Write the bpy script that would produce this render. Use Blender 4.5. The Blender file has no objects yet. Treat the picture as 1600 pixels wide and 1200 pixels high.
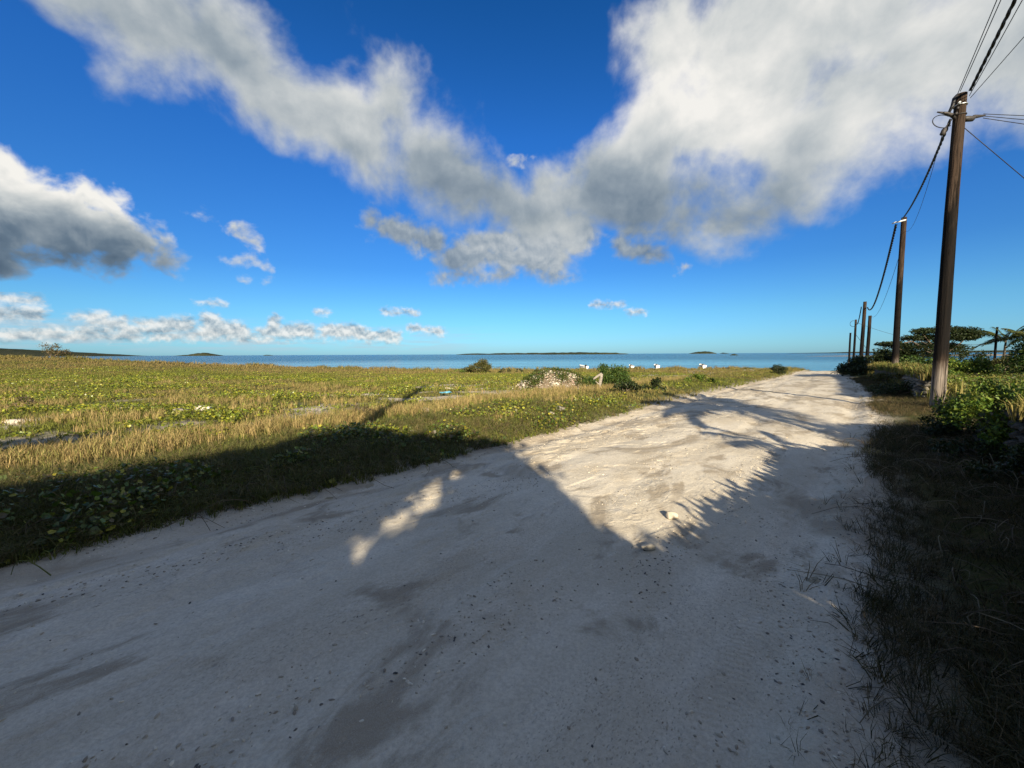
import bpy, bmesh, math, random
import numpy as np
from mathutils import Vector, Matrix, Euler

random.seed(7)
RNG = np.random.default_rng(11)
scene = bpy.context.scene
COL = scene.collection

# ------------------------------------------------------------------ camera
EYE = 1.6
PITCH = 4.45
cam_data = bpy.data.cameras.new("camera")
cam_data.sensor_fit = 'HORIZONTAL'
cam_data.sensor_width = 36.0
cam_data.lens = 13.5
cam_data.clip_start = 0.05
cam_data.clip_end = 60000
cam = bpy.data.objects.new("camera", cam_data)
COL.objects.link(cam)
CAMROT = Matrix.Rotation(math.radians(90 - PITCH), 4, 'X') @ Matrix.Rotation(math.radians(-0.25), 4, 'Z')
cam.matrix_world = Matrix.Translation((0, 0, EYE)) @ CAMROT
scene.camera = cam

# ------------------------------------------------------------------ sun, exposure
SUN_EL = 21.0
SUN_AZ = 173.7                      # clockwise from +Y; the sun stands behind the viewer, a little to the right
TAN_EL = math.tan(math.radians(SUN_EL))
SUN_TO = Vector((math.sin(math.radians(SUN_AZ)) * math.cos(math.radians(SUN_EL)),
                 math.cos(math.radians(SUN_AZ)) * math.cos(math.radians(SUN_EL)),
                 math.sin(math.radians(SUN_EL))))
SHX = -SUN_TO.x / math.hypot(SUN_TO.x, SUN_TO.y) / TAN_EL     # ground shift of a shadow per metre of height
SHY = -SUN_TO.y / math.hypot(SUN_TO.x, SUN_TO.y) / TAN_EL
sun_data = bpy.data.lights.new("sun", 'SUN')
sun_data.energy = 5.0
sun_data.angle = math.radians(0.53)
sun_data.color = (1.0, 0.88, 0.67)
sun = bpy.data.objects.new("sun", sun_data)
COL.objects.link(sun)
sun.rotation_euler = SUN_TO.to_track_quat('Z', 'Y').to_euler()
sun.location = (5, -20, 20)

scene.view_settings.view_transform = 'Standard'
scene.view_settings.look = 'None'
scene.view_settings.gamma = 1.0
scene.view_settings.use_curve_mapping = False
scene.view_settings.exposure = 1.1
scene.cycles.max_bounces = 4
scene.cycles.diffuse_bounces = 2
scene.cycles.glossy_bounces = 2
scene.cycles.transparent_max_bounces = 6
scene.cycles.use_denoising = True
scene.cycles.caustics_reflective = False
scene.cycles.caustics_refractive = False

# ------------------------------------------------------------------ sky: Nishita air with procedural clouds
def sky_dir(u, v):
    """World direction in which a cloud of the view stands (u, v measured on the 1600 x 1200 view)."""
    d = CAMROT.to_3x3() @ Vector(((u - 800) / 600.0, -(v - 600) / 600.0, -1.0))
    return d.normalized()

world = bpy.data.worlds.new("World")
scene.world = world
world.use_nodes = True
WT = world.node_tree
WT.nodes.clear()

class NB:
    """small helper that strings nodes together"""
    def __init__(self, tree):
        self.t = tree
    def n(self, kind, **kw):
        nd = self.t.nodes.new(kind)
        for k, v in kw.items():
            setattr(nd, k, v)
        return nd
    def put(self, sock, val):
        if hasattr(val, 'is_linked') or isinstance(val, bpy.types.NodeSocket):
            self.t.links.new(val, sock)
        elif val is not None:
            if sock.type == 'RGBA' and len(val) == 3:
                val = (*val, 1.0)
            sock.default_value = val
    def math(self, op, a, b=None, c=None, clamp=False):
        nd = self.n('ShaderNodeMath', operation=op)
        nd.use_clamp = clamp
        self.put(nd.inputs[0], a)
        if b is not None: self.put(nd.inputs[1], b)
        if c is not None: self.put(nd.inputs[2], c)
        return nd.outputs[0]
    def vec(self, op, a, b=None, scale=None):
        nd = self.n('ShaderNodeVectorMath', operation=op)
        self.put(nd.inputs[0], a)
        if b is not None: self.put(nd.inputs[1], b)
        if scale is not None: self.put(nd.inputs[3], scale)
        return nd.outputs['Value'] if op in ('DOT_PRODUCT', 'LENGTH', 'DISTANCE') else nd.outputs[0]
    def noise(self, v, scale, detail=4, rough=0.55, dist=0.0, color=False, lac=2.0):
        nd = self.n('ShaderNodeTexNoise')
        nd.noise_dimensions = '3D'
        if v is not None: self.put(nd.inputs['Vector'], v)
        self.put(nd.inputs['Scale'], scale); self.put(nd.inputs['Detail'], detail)
        self.put(nd.inputs['Roughness'], rough); self.put(nd.inputs['Distortion'], dist)
        self.put(nd.inputs['Lacunarity'], lac)
        return nd.outputs['Color'] if color else nd.outputs['Fac']
    def ramp(self, x, a, b, lo=0.0, hi=1.0, kind='SMOOTHSTEP'):
        nd = self.n('ShaderNodeMapRange')
        nd.interpolation_type = kind
        nd.clamp = kind == 'LINEAR'
        self.put(nd.inputs[0], x); self.put(nd.inputs[1], a); self.put(nd.inputs[2], b)
        self.put(nd.inputs[3], lo); self.put(nd.inputs[4], hi)
        return nd.outputs[0]
    def mix(self, f, a, b, blend='MIX'):
        nd = self.n('ShaderNodeMix', data_type='RGBA', blend_type=blend)
        self.put(nd.inputs[0], f); self.put(nd.inputs[6], a); self.put(nd.inputs[7], b)
        return nd.outputs[2]
    def attr(self, name, out='Fac'):
        nd = self.n('ShaderNodeAttribute')
        nd.attribute_name = name
        return nd.outputs[out]

W = NB(WT)
geo = W.n('ShaderNodeTexCoord')
D = W.vec('NORMALIZE', geo.outputs['Generated'])
sky = W.n('ShaderNodeTexSky')
sky.sky_type = 'NISHITA'
sky.sun_disc = False
sky.sun_elevation = math.radians(SUN_EL)
sky.sun_rotation = math.radians(SUN_AZ)
sky.altitude = 0
sky.air_density = 1.0
sky.dust_density = 0.35
sky.ozone_density = 2.0
SKY_STRENGTH = 0.09
sep = W.n('ShaderNodeSeparateXYZ'); WT.links.new(D, sep.inputs[0])
air = W.n('ShaderNodeValToRGB')                       # clean sea air as the camera renders it: deep blue overhead, pale cyan low down
for i, (p, c) in enumerate(((0.0, (0.225, 0.47, 0.84)), (0.10, (0.20, 0.45, 0.69)), (0.20, (0.135, 0.375, 0.68)), (0.47, (0.095, 0.385, 0.80)), (0.68, (0.05, 0.31, 0.64)))):
    e = air.color_ramp.elements[i] if i < 2 else air.color_ramp.elements.new(p)
    e.position = p; e.color = (*c, 1)
WT.links.new(sep.outputs['Z'], air.inputs[0])
sky_col = W.mix(1.0, sky.outputs[0], air.outputs[0], 'MULTIPLY')

def capsule(dvec, u1, v1, r1, u2, v2, r2):
    """signed depth (positive inside) of a direction in a rounded cloud limb"""
    a = sky_dir(u1, v1); b = sky_dir(u2, v2)
    def rad(u, v, r):
        return 0.5 * ((sky_dir(u + r, v) - sky_dir(u, v)).length + (sky_dir(u, v - r) - sky_dir(u, v)).length)
    ra, rb = rad(u1, v1, r1), rad(u2, v2, r2)
    ba = b - a
    L2 = max(ba.length_squared, 1e-9)
    pa = W.vec('SUBTRACT', dvec, tuple(a))
    if L2 < 1e-7:
        return W.math('SUBTRACT', ra, W.vec('LENGTH', pa))
    h = W.math('MINIMUM', W.math('MAXIMUM', W.math('MULTIPLY', W.vec('DOT_PRODUCT', pa, tuple(ba)), 1.0 / L2), 0.0), 1.0)
    q = W.vec('SUBTRACT', pa, W.vec('SCALE', tuple(ba), scale=h))
    dist = W.vec('LENGTH', q)
    r = W.math('MULTIPLY_ADD', h, rb - ra, ra)
    return W.math('SUBTRACT', r, dist)

def union(dvec, caps, k):
    s = None
    for c in caps:
        v = capsule(dvec, *c)
        s = v if s is None else W.math('SMOOTH_MAX', s, v, k)
    return s

# wind-drawn upper clouds (soft), heaped clouds (crisp), small clouds low over the sea
SOFT = [(90, -90, 78, 400, 130, 96), (400, 140, 92, 640, 235, 84), (590, 115, 62, 625, 200, 78), (535, 0, 26, 590, 95, 52),
        (640, 235, 84, 770, 305, 56), (770, 305, 52, 880, 352, 56),
        (1065, 50, 85, 1360, 40, 150), (1050, 200, 92, 1270, 215, 105), (985, 300, 52, 1220, 290, 66), (1400, 100, 112, 1700, 60, 165),
        (1180, 130, 120, 1350, 150, 120), (860, 335, 44, 985, 315, 62), (985, 335, 48, 1190, 325, 52), (1240, 240, 62, 1310, 215, 62), (890, 330, 62, 1000, 255, 74)]
MID = [(700, 402, 26, 870, 398, 32), (740, 378, 24, 900, 368, 40), (580, 345, 18, 680, 382, 28), (850, 430, 8, 905, 432, 5),
       (975, 388, 17, 1030, 398, 14), (980, 362, 10, 1150, 352, 14), (690, 430, 7, 800, 430, 9), (900, 268, 10, 850, 285, 16)]
HEAP = [(-120, 325, 116, 70, 340, 80), (70, 350, 74, 220, 378, 42), (-40, 262, 38, 60, 296, 34), (130, 305, 26, 175, 325, 28), (-80, 400, 36, 180, 402, 22),
        (320, 346, 13, 334, 350, 11), (362, 362, 11, 405, 380, 11), (355, 408, 12, 405, 410, 11), (378, 441, 4, 415, 442, 3),
        (225, 408, 8, 285, 406, 5), (1073, 416, 7, 1074, 416, 6), (808, 251, 8, 822, 252, 6)]
LOW = [(-60, 520, 10, 120, 526, 8), (120, 526, 7, 300, 526, 7), (380, 528, 6, 620, 530, 5), (-60, 462, 16, 60, 470, 7), (-60, 492, 16, 60, 492, 11), (110, 494, 5, 160, 496, 10), (60, 518, 8, 260, 516, 9), (150, 505, 9, 190, 506, 10),
       (222, 506, 9, 290, 508, 13), (328, 502, 15, 330, 512, 17), (345, 512, 12, 372, 516, 14), (300, 522, 7, 380, 524, 8),
       (430, 500, 8, 428, 514, 12), (410, 520, 8, 480, 517, 12), (510, 516, 10, 560, 518, 11), (560, 523, 8, 620, 524, 7), (640, 512, 4, 690, 518, 5),
       (600, 487, 4, 650, 489, 3), (925, 476, 3, 972, 477, 3), (985, 488, 3, 1008, 488, 2), (495, 488, 3, 515, 487, 2), (310, 473, 2, 350, 474, 2)]

# direction jostled by noise so that the limbs billow
wob = W.vec('SUBTRACT', W.noise(D, 5.5, 3, 0.55, color=True), (0.5, 0.5, 0.5))
Dw = W.vec('ADD', D, W.vec('SCALE', wob, scale=0.11))
wob2 = W.vec('SUBTRACT', W.noise(W.vec('MULTIPLY', D, (1, 1, 1.5)), 26, 2, 0.55, color=True), (0.5, 0.5, 0.5))
Dw2 = W.vec('ADD', D, W.vec('SCALE', wob2, scale=0.036))
wob3 = W.vec('SUBTRACT', W.noise(W.vec('MULTIPLY', D, (1, 1, 1.6)), 60, 3, 0.6, color=True), (0.5, 0.5, 0.5))
Dw3 = W.vec('ADD', D, W.vec('MULTIPLY', wob3, (0.03, 0.03, 0.022)))
up_right = Vector((0.35, 0.0, 0.9)).normalized() * 0.035

def cloud_rgb(b, gain=1.0):
    nd = W.n('ShaderNodeValToRGB')
    cr = nd.color_ramp
    cr.elements[0].position = 0.0; cr.elements[0].color = (0.060, 0.105, 0.165, 1)
    cr.elements[1].position = 1.0; cr.elements[1].color = (0.95, 0.93, 0.88, 1)
    for p, c in ((0.25, (0.14, 0.20, 0.27)), (0.5, (0.33, 0.39, 0.44)), (0.75, (0.63, 0.66, 0.66))):
        e = cr.elements.new(p); e.color = (*c, 1)
    WT.links.new(b, nd.inputs[0])
    return W.vec('SCALE', nd.outputs[0], scale=0.45 / SKY_STRENGTH * gain)

def background(col):
    nd = W.n('ShaderNodeBackground')
    WT.links.new(col, nd.inputs['Color'])
    nd.inputs['Strength'].default_value = SKY_STRENGTH
    return nd.outputs[0]

# brightness of the clouds: thick grey bases, sunlit white shoulders
BRIGHT = [(1180, 110, 150, 1420, 90, 170, 0.20), (1010, 40, 60, 1030, 110, 60, 0.20), (985, 190, 60, 1120, 180, 60, 0.20), (570, 170, 70, 640, 170, 70, 0.10),
          (0, 240, 40, 215, 325, 22, 0.50)]
DARK = [(960, 320, 50, 1180, 330, 55, 0.22), (620, 275, 40, 760, 310, 40, 0.20), (-100, 398, 62, 210, 402, 42, 0.60),
        (700, 430, 12, 900, 425, 12, 0.16), (600, 365, 20, 690, 395, 16, 0.22), (985, 405, 16, 1040, 404, 20, 0.24)]
def soft_sum(dvec, items):
    tot = None
    for it in items:
        v = W.math('MULTIPLY', W.ramp(capsule(dvec, *it[:6]), -0.09, 0.06), it[6])
        tot = v if tot is None else W.math('ADD', tot, v)
    return tot

# high part of the view: the long upper cloud, the big cloud on the right, the heap on the left
fbmA = W.noise(D, 5.5, 9, 0.54, 0.15)
fbmA2 = W.noise(W.vec('ADD', D, tuple(up_right * 0.8)), 5.5, 7, 0.52, 0.15)
fbmB = W.noise(D, 18.0, 7, 0.55, 0.2)
fbmB2 = W.noise(W.vec('ADD', D, tuple(up_right * 0.35)), 18.0, 4, 0.5, 0.2)
sA = W.math('MULTIPLY_ADD', W.math('SUBTRACT', fbmA, 0.5), 0.30, union(Dw, SOFT, 0.05))
nB = W.math('MULTIPLY', W.math('SUBTRACT', fbmB, 0.5), 0.10)
sM = W.math('ADD', nB, union(Dw2, MID, 0.02))
sH = W.math('ADD', nB, union(Dw2, HEAP, 0.015))
lift = W.math('SUBTRACT', soft_sum(Dw, BRIGHT), soft_sum(Dw, DARK))
relA = W.math('MULTIPLY', W.math('SUBTRACT', fbmA, fbmA2), 1.15)
relB = W.math('MULTIPLY', W.math('SUBTRACT', fbmB, fbmB2), 0.8)
bA = W.math('ADD', W.math('ADD', W.math('ADD', 0.565, lift), relA), W.ramp(sA, 0.0, 0.10, 0.12, 0.0))
bM = W.math('ADD', W.math('ADD', 0.64, lift), relB)
bH = W.math('ADD', W.math('ADD', 0.56, lift), W.math('MULTIPLY', relB, 1.2))
bH = W.math('ADD', bH, W.ramp(sH, 0.0, 0.06, 0.22, 0.0))
cur = W.mix(W.math('MULTIPLY', W.ramp(sM, -0.012, 0.028), 0.95), sky_col, cloud_rgb(bM))
cur = W.mix(W.math('MULTIPLY', W.ramp(sA, -0.024, 0.062), 0.98), cur, cloud_rgb(bA))
cur = W.mix(W.ramp(sH, -0.008, 0.022), cur, cloud_rgb(bH))
bg_high = background(cur)

# low part of the view: small heaps far out over the sea and a thin veil above the horizon
fbmC = W.noise(D, 42.0, 5, 0.55, 0.2)
fbmC2 = W.noise(W.vec('ADD', D, (0.002, 0, 0.008)), 42.0, 4, 0.52, 0.2)
sL = W.math('MULTIPLY_ADD', W.math('SUBTRACT', fbmC, 0.5), 0.016, union(Dw3, LOW, 0.006))
bL = W.math('MULTIPLY_ADD', W.math('SUBTRACT', fbmC, fbmC2), 1.7, 0.76)
hzn = W.noise(W.vec('MULTIPLY', D, (6, 6, 60)), 1.4, 5, 0.6)
band = W.math('MULTIPLY', W.ramp(sep.outputs['Z'], 0.0, 0.02), W.ramp(sep.outputs['Z'], 0.085, 0.045))
aV = W.math('MULTIPLY', W.math('MULTIPLY', band, W.ramp(sep.outputs['X'], 0.05, -0.35)), W.ramp(hzn, 0.38, 0.66, 0.0, 0.6))
cur = W.mix(aV, sky_col, tuple(c * 0.56 / SKY_STRENGTH for c in (0.40, 0.50, 0.58)))
cur = W.mix(W.math('MULTIPLY', W.ramp(sL, -0.010, 0.008), 0.86), cur, cloud_rgb(bL))
bg_low = background(cur)

# the rest of the heavens: broken fair-weather clouds all round, tuned as fill light
zc = W.math('MAXIMUM', sep.outputs['Z'], 0.04)
cp = W.n('ShaderNodeCombineXYZ')
W.put(cp.inputs[0], W.math('DIVIDE', sep.outputs['X'], zc)); W.put(cp.inputs[1], W.math('DIVIDE', sep.outputs['Y'], zc)); W.put(cp.inputs[2], 3.7)
fG = W.noise(cp.outputs[0], 0.75, 5, 0.55, 0.3)
aG = W.math('MULTIPLY', W.ramp(fG, 0.42, 0.56), W.ramp(sep.outputs['Z'], 0.02, 0.14))
bg_rest = background(W.mix(aG, sky_col, cloud_rgb(W.math('MULTIPLY_ADD', fG, 1.1, 0.06))))

def mix_bg(fac, a, b):
    nd = W.n('ShaderNodeMixShader')
    WT.links.new(fac, nd.inputs[0]); WT.links.new(a, nd.inputs[1]); WT.links.new(b, nd.inputs[2])
    return nd.outputs[0]
is_high = W.math('GREATER_THAN', sep.outputs['Z'], W.math('MULTIPLY', sep.outputs['Y'], 0.165))
is_front = W.math('GREATER_THAN', sep.outputs['Y'], 0.30)
out = W.n('ShaderNodeOutputWorld')
WT.links.new(mix_bg(is_front, bg_rest, mix_bg(is_high, bg_low, bg_high)), out.inputs['Surface'])
world.cycles.sampling_method = 'MANUAL'
world.cycles.sample_map_resolution = 512

# ------------------------------------------------------------------ numeric helpers
def _hash(ix, iy, seed):
    h = (ix.astype(np.int64) * 374761393 + iy.astype(np.int64) * 668265263 + seed * 1442695041) & 0xFFFFFFFF
    h = ((h ^ (h >> 13)) * 1274126177) & 0xFFFFFFFF
    return ((h ^ (h >> 16)) & 0xFFFFFF) / float(0xFFFFFF)

def vnoise(x, y, seed=0):
    x = np.asarray(x, float); y = np.asarray(y, float)
    ix = np.floor(x); iy = np.floor(y)
    fx = x - ix; fy = y - iy
    fx = fx * fx * fx * (fx * (fx * 6 - 15) + 10); fy = fy * fy * fy * (fy * (fy * 6 - 15) + 10)
    a = _hash(ix, iy, seed); b = _hash(ix + 1, iy, seed); c = _hash(ix, iy + 1, seed); d = _hash(ix + 1, iy + 1, seed)
    return (a + (b - a) * fx) * (1 - fy) + (c + (d - c) * fx) * fy

def fbm(x, y, octaves=4, seed=0, gain=0.5):
    s = 0.0; a = 1.0; t = 0.0
    for o in range(octaves):
        s = s + a * vnoise(np.asarray(x) * 2 ** o + 13.7 * o, np.asarray(y) * 2 ** o - 7.3 * o, seed + o)
        t += a; a *= gain
    return s / t

def sstep(a, b, x):
    t = np.clip((np.asarray(x, float) - a) / (b - a), 0, 1)
    return t * t * (3 - 2 * t)

# the road: its two edges as functions of the distance ahead (metres, x to the right)
R_Y = [-60, -10, 0, 1.5, 3.2, 6, 8.5, 11, 14.3, 20.4, 28.2, 35.5, 46, 60]
R_X = [-55, -9.2, 0.06, 1.48, 3.02, 5.6, 8.2, 10.4, 13.5, 18.7, 24.9, 30.5, 39, 52]
L_Y = [-60, -10, 0, 1.5, 2.85, 3.34, 3.9, 5.0, 6.3, 7.56, 11, 15.5, 22.9, 35.5, 46, 60]
L_X = [-64, -15.6, -6.0, -4.8, -3.85, -3.45, -2.9, -1.7, -0.63, 0.6, 3.7, 7.7, 14.4, 25.4, 34.0, 47]
def road_r(y): return np.interp(y, R_Y, R_X)
def road_l(y): return np.interp(y, L_Y, L_X)

def base_h(x, y):
    """broad shape of the land, before verge and road"""
    x = np.asarray(x, float); y = np.asarray(y, float)
    ez = np.interp(x, [-400, -110, -82, -60, -40, -12, 20, 60, 110, 300], [2.7, 2.25, 1.75, 0.75, -0.15, -0.92, -0.92, -0.70, -0.25, 0.0])
    z = ez * sstep(9, 58, y)
    shore = 58 + 3.0 * (fbm(x / 9.0, x * 0 + 2.2, 3, 5) - 0.5) - 4 * sstep(18, 45, x) * (1 - sstep(60, 90, x))
    z = z - (2.6 + ez) * sstep(0, 7.5, y - shore)
    return z

def land_h(x, y):
    x = np.asarray(x, float); y = np.asarray(y, float)
    z = base_h(x, y)
    wob = 0.30 * (fbm(x * 0.9, y * 0.9, 3, 21) - 0.5) * 2
    dl = (road_l(y) - x) * 0.71 + wob          # metres left of the road
    dr = (x - road_r(y)) * 0.71 + wob * 0.7    # metres right of the road
    inside = np.minimum((x - road_l(y)) * 0.71, (road_r(y) - x) * 0.71)
    near = 1 - sstep(30, 60, np.abs(y))
    z = z - 0.13 * sstep(0.10, 0.7, inside)
    z = z + 0.16 * sstep(-0.1, 1.3, dl) + 0.14 * sstep(0.0, 1.5, dr)
    off = sstep(0.0, 0.8, np.maximum(dl, dr))
    z = z + off * (0.16 * (fbm(x * 0.35, y * 0.35, 3, 3) - 0.5) + 0.07 * (fbm(x * 1.6, y * 1.6, 3, 9) - 0.5)) * sstep(70, 58, y)
    z = z + 0.05 * (fbm(x * 5.0, y * 5.0, 3, 10) - 0.5) * np.exp(-(np.maximum(dl, dr) / 0.5) ** 2)
    return z

def road_h(x, y):
    x = np.asarray(x, float); y = np.asarray(y, float)
    l = road_l(y); r = road_r(y); w = (r - l)
    t = (x - l) / w
    z = base_h(x, y) + 0.05 * (1 - (2 * t - 1) ** 2) - 0.03
    s = x * 0.68 + y * 0.73; p = (r - x) * 0.71              # along the road, and from its right edge
    z = z + 0.035 * (fbm(s * 0.35, p * 0.9, 3, 31) - 0.5) + 0.014 * (fbm(s * 0.9, p * 1.5, 4, 33) - 0.5)
    z = z + 0.004 * (fbm(s * 6, p * 7, 3, 35) - 0.5)
    for c, d in ((0.55, 0.014), (2.0, 0.016), (3.2, 0.014), (4.4, 0.014)):        # wheel ruts
        cc = c + 0.25 * (fbm(s * 0.12, s * 0 + c, 2, 40) - 0.5)
        z = z - d * np.exp(-((p - cc) / 0.16) ** 2) * (0.4 + fbm(s * 0.4, s * 0 + c * 3, 2, 44))
    # broken, scabby crust with small steps along the left side
    q = fbm(s * 1.5, p * 2.6, 4, 51)
    z = z - 0.010 * sstep(0.57, 0.62, q) * sstep(0.2, 0.6, p / 5.0)
    q2 = fbm(s * 2.3, p * 3.4, 4, 57)
    z = z + (0.014 * sstep(0.50, 0.54, q2) + 0.008 * sstep(0.60, 0.63, q2)) * sstep(0.34, 0.22, t) * sstep(0.02, 0.10, t)
    q3 = fbm(s * 3.1, p * 3.6, 4, 59)
    z = z + 0.004 * sstep(0.52, 0.58, q3) * sstep(0.52, 0.62, fbm(s * 0.5, p * 0.7, 2, 60))
    # towards its two sides the sand thins out over the soil of the verge
    k = np.maximum(sstep(0.13, 0.03, t), sstep(0.87, 0.97, t))
    return z * (1 - k) + (land_h(x, y) + 0.006) * k

def ground(x, y):
    return float(max(land_h(x, y), road_h(x, y) if road_l(y) - 0.4 < x < road_r(y) + 0.4 else -9))

# ------------------------------------------------------------------ object helpers
def mesh_np(name, V, F, mat=None, tint=None, smooth=False, attrs=None):
    """mesh from arrays: V (n,3), F (m,3) or (m,4)"""
    me = bpy.data.meshes.new(name)
    V = np.ascontiguousarray(V, dtype=np.float32); F = np.ascontiguousarray(F, dtype=np.int32)
    k = F.shape[1]
    me.vertices.add(len(V)); me.vertices.foreach_set('co', V.ravel())
    me.loops.add(F.size); me.loops.foreach_set('vertex_index', F.ravel())
    me.polygons.add(len(F)); me.polygons.foreach_set('loop_start', np.arange(0, F.size, k, dtype=np.int32))
    me.polygons.foreach_set('use_smooth', np.full(len(F), smooth, dtype=bool))
    if tint is not None:
        a = me.color_attributes.new('tint', 'FLOAT_COLOR', 'POINT')
        c = np.ones((len(V), 4), np.float32); c[:, :3] = tint
        a.data.foreach_set('color', c.ravel())
    for kname, arr in (attrs or {}).items():
        a = me.attributes.new(kname, 'FLOAT', 'POINT')
        a.data.foreach_set('value', np.ascontiguousarray(arr, dtype=np.float32))
    me.update(calc_edges=True)
    if mat is not None: me.materials.append(mat)
    return me

def link(name, me, parent=None, loc=None):
    o = bpy.data.objects.new(name, me)
    COL.objects.link(o)
    if parent is not None: o.parent = parent
    if loc is not None: o.location = loc
    return o

def tag(o, label=None, cat=None, group=None, kind=None):
    if label: o['label'] = label
    if cat: o['category'] = cat
    if group: o['group'] = group
    if kind: o['kind'] = kind
    return o

def empty(name, loc, label, cat, group=None):
    o = bpy.data.objects.new(name, None)
    o.empty_display_size = 0.2
    COL.objects.link(o); o.location = loc
    return tag(o, label, cat, group)

def rot_z_tilt(yaw, tilt, roll=None):
    """(n,3,3) matrices: tilt about x (then optional roll about y), then yaw about z"""
    n = len(yaw)
    cy, sy = np.cos(yaw), np.sin(yaw); ct, st = np.cos(tilt), np.sin(tilt)
    Rz = np.zeros((n, 3, 3)); Rz[:, 0, 0] = cy; Rz[:, 0, 1] = -sy; Rz[:, 1, 0] = sy; Rz[:, 1, 1] = cy; Rz[:, 2, 2] = 1
    Rx = np.zeros((n, 3, 3)); Rx[:, 0, 0] = 1; Rx[:, 1, 1] = ct; Rx[:, 1, 2] = -st; Rx[:, 2, 1] = st; Rx[:, 2, 2] = ct
    M = Rz @ Rx
    if roll is not None:
        cr, sr = np.cos(roll), np.sin(roll)
        Ry = np.zeros((n, 3, 3)); Ry[:, 0, 0] = cr; Ry[:, 0, 2] = sr; Ry[:, 1, 1] = 1; Ry[:, 2, 0] = -sr; Ry[:, 2, 2] = cr
        M = M @ Ry
    return M

def scatter(TV, TF, pos, M, scale, tint=None):
    """many copies of one little template as arrays"""
    n = len(pos); k = len(TV)
    s = np.asarray(scale, float)
    if s.ndim == 1: s = s[:, None].repeat(3, 1)
    V = np.einsum('nij,nkj->nki', M, TV[None] * s[:, None, :]) + pos[:, None, :]
    F = (TF[None] + (np.arange(n) * k)[:, None, None]).reshape(-1, TF.shape[1])
    C = None if tint is None else np.repeat(tint, k, axis=0)
    return V.reshape(-1, 3), F, C

def join_np(parts):
    Vs, Fs, Cs = [], [], []; o = 0
    for V, F, C in parts:
        Vs.append(V); Fs.append(F + o); Cs.append(C); o += len(V)
    return np.concatenate(Vs), np.concatenate(Fs), np.concatenate(Cs)

def tube_np(pts, radii, sides=8, cap=True):
    pts = np.asarray(pts, float); n = len(pts)
    radii = np.broadcast_to(np.asarray(radii, float), (n,))
    tan = np.gradient(pts, axis=0); tan /= np.linalg.norm(tan, axis=1)[:, None] + 1e-12
    ref = np.array([0, 0, 1.0]) if abs(tan[0, 2]) < 0.9 else np.array([1.0, 0, 0])
    u = np.cross(tan, ref); u /= np.linalg.norm(u, axis=1)[:, None] + 1e-12
    v = np.cross(tan, u)
    ang = np.arange(sides) * 2 * np.pi / sides
    V = pts[:, None] + radii[:, None, None] * (np.cos(ang)[None, :, None] * u[:, None] + np.sin(ang)[None, :, None] * v[:, None])
    V = V.reshape(-1, 3)
    i = np.arange(n - 1)[:, None] * sides; j = np.arange(sides)[None]; j2 = (j + 1) % sides
    F = np.stack([i + j, i + j2, i + sides + j2, i + sides + j], -1).reshape(-1, 4)
    if cap:
        a = len(V); V = np.concatenate([V, pts[:1], pts[-1:]])
        jj = np.arange(sides); k2 = (jj + 1) % sides
        F0 = np.stack([np.full(sides, a), k2, jj, jj], -1); e = (n - 1) * sides
        F1 = np.stack([np.full(sides, a + 1), e + jj, e + k2, e + k2], -1)
        V2, T = V, np.concatenate([np.concatenate([F[:, [0, 1, 2]], F[:, [0, 2, 3]]]), F0[:, :3], F1[:, :3]])
        return V2, T
    return V, np.concatenate([F[:, [0, 1, 2]], F[:, [0, 2, 3]]])

def box_np(x0, x1, y0, y1, z0, z1):
    V = np.array([[x, y, z] for x in (x0, x1) for y in (y0, y1) for z in (z0, z1)], float)
    F = np.array([[0, 1, 3], [0, 3, 2], [4, 6, 7], [4, 7, 5], [0, 4, 5], [0, 5, 1], [2, 3, 7], [2, 7, 6], [0, 2, 6], [0, 6, 4], [1, 5, 7], [1, 7, 3]])
    return V, F

def rock_np(seed, sub=2, rough=0.28, flat=(1, 1, 1), cut=0.72):
    """angular rock of unit size: a ball cut by random planes"""
    bm = bmesh.new()
    bmesh.ops.create_icosphere(bm, subdivisions=sub, radius=1.0)
    V = np.array([v.co[:] for v in bm.verts]); F = np.array([[v.index for v in f.verts] for f in bm.faces])
    bm.free()
    r = np.random.default_rng(seed)
    for _ in range(9):
        n = r.normal(size=3); n /= np.linalg.norm(n); d = cut + 0.2 * r.random()
        over = np.maximum(V @ n - d, 0)
        V = V - over[:, None] * n
    V = V * (1 + rough * (r.random((len(V), 1)) - 0.5) * 0.35)
    return V * np.array(flat), F

# ------------------------------------------------------------------ materials
def material(name):
    m = bpy.data.materials.new(name)
    m.use_nodes = True
    m.node_tree.nodes.clear()
    b = NB(m.node_tree)
    bs = b.n('ShaderNodeBsdfPrincipled')
    o = b.n('ShaderNodeOutputMaterial')
    m.node_tree.links.new(bs.outputs[0], o.inputs['Surface'])
    return m, b, bs

def wcoord(b, scale=(1, 1, 1), rot=0.0, obj=False):
    g = b.n('ShaderNodeTexCoord').outputs['Object'] if obj else b.n('ShaderNodeNewGeometry').outputs['Position']
    if rot:
        r = b.n('ShaderNodeVectorRotate'); r.rotation_type = 'Z_AXIS'; r.inputs['Angle'].default_value = rot
        b.t.links.new(g, r.inputs['Vector']); g = r.outputs[0]
    return g if scale == (1, 1, 1) else b.vec('MULTIPLY', g, scale)

def bump(b, bs, h, strength=0.5, dist=0.02, normal=None):
    nd = b.n('ShaderNodeBump')
    nd.inputs['Strength'].default_value = strength; nd.inputs['Distance'].default_value = dist
    b.put(nd.inputs['Height'], h)
    if normal is not None: b.put(nd.inputs['Normal'], normal)
    if bs is not None: b.put(bs.inputs['Normal'], nd.outputs[0])
    return nd.outputs[0]

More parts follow.
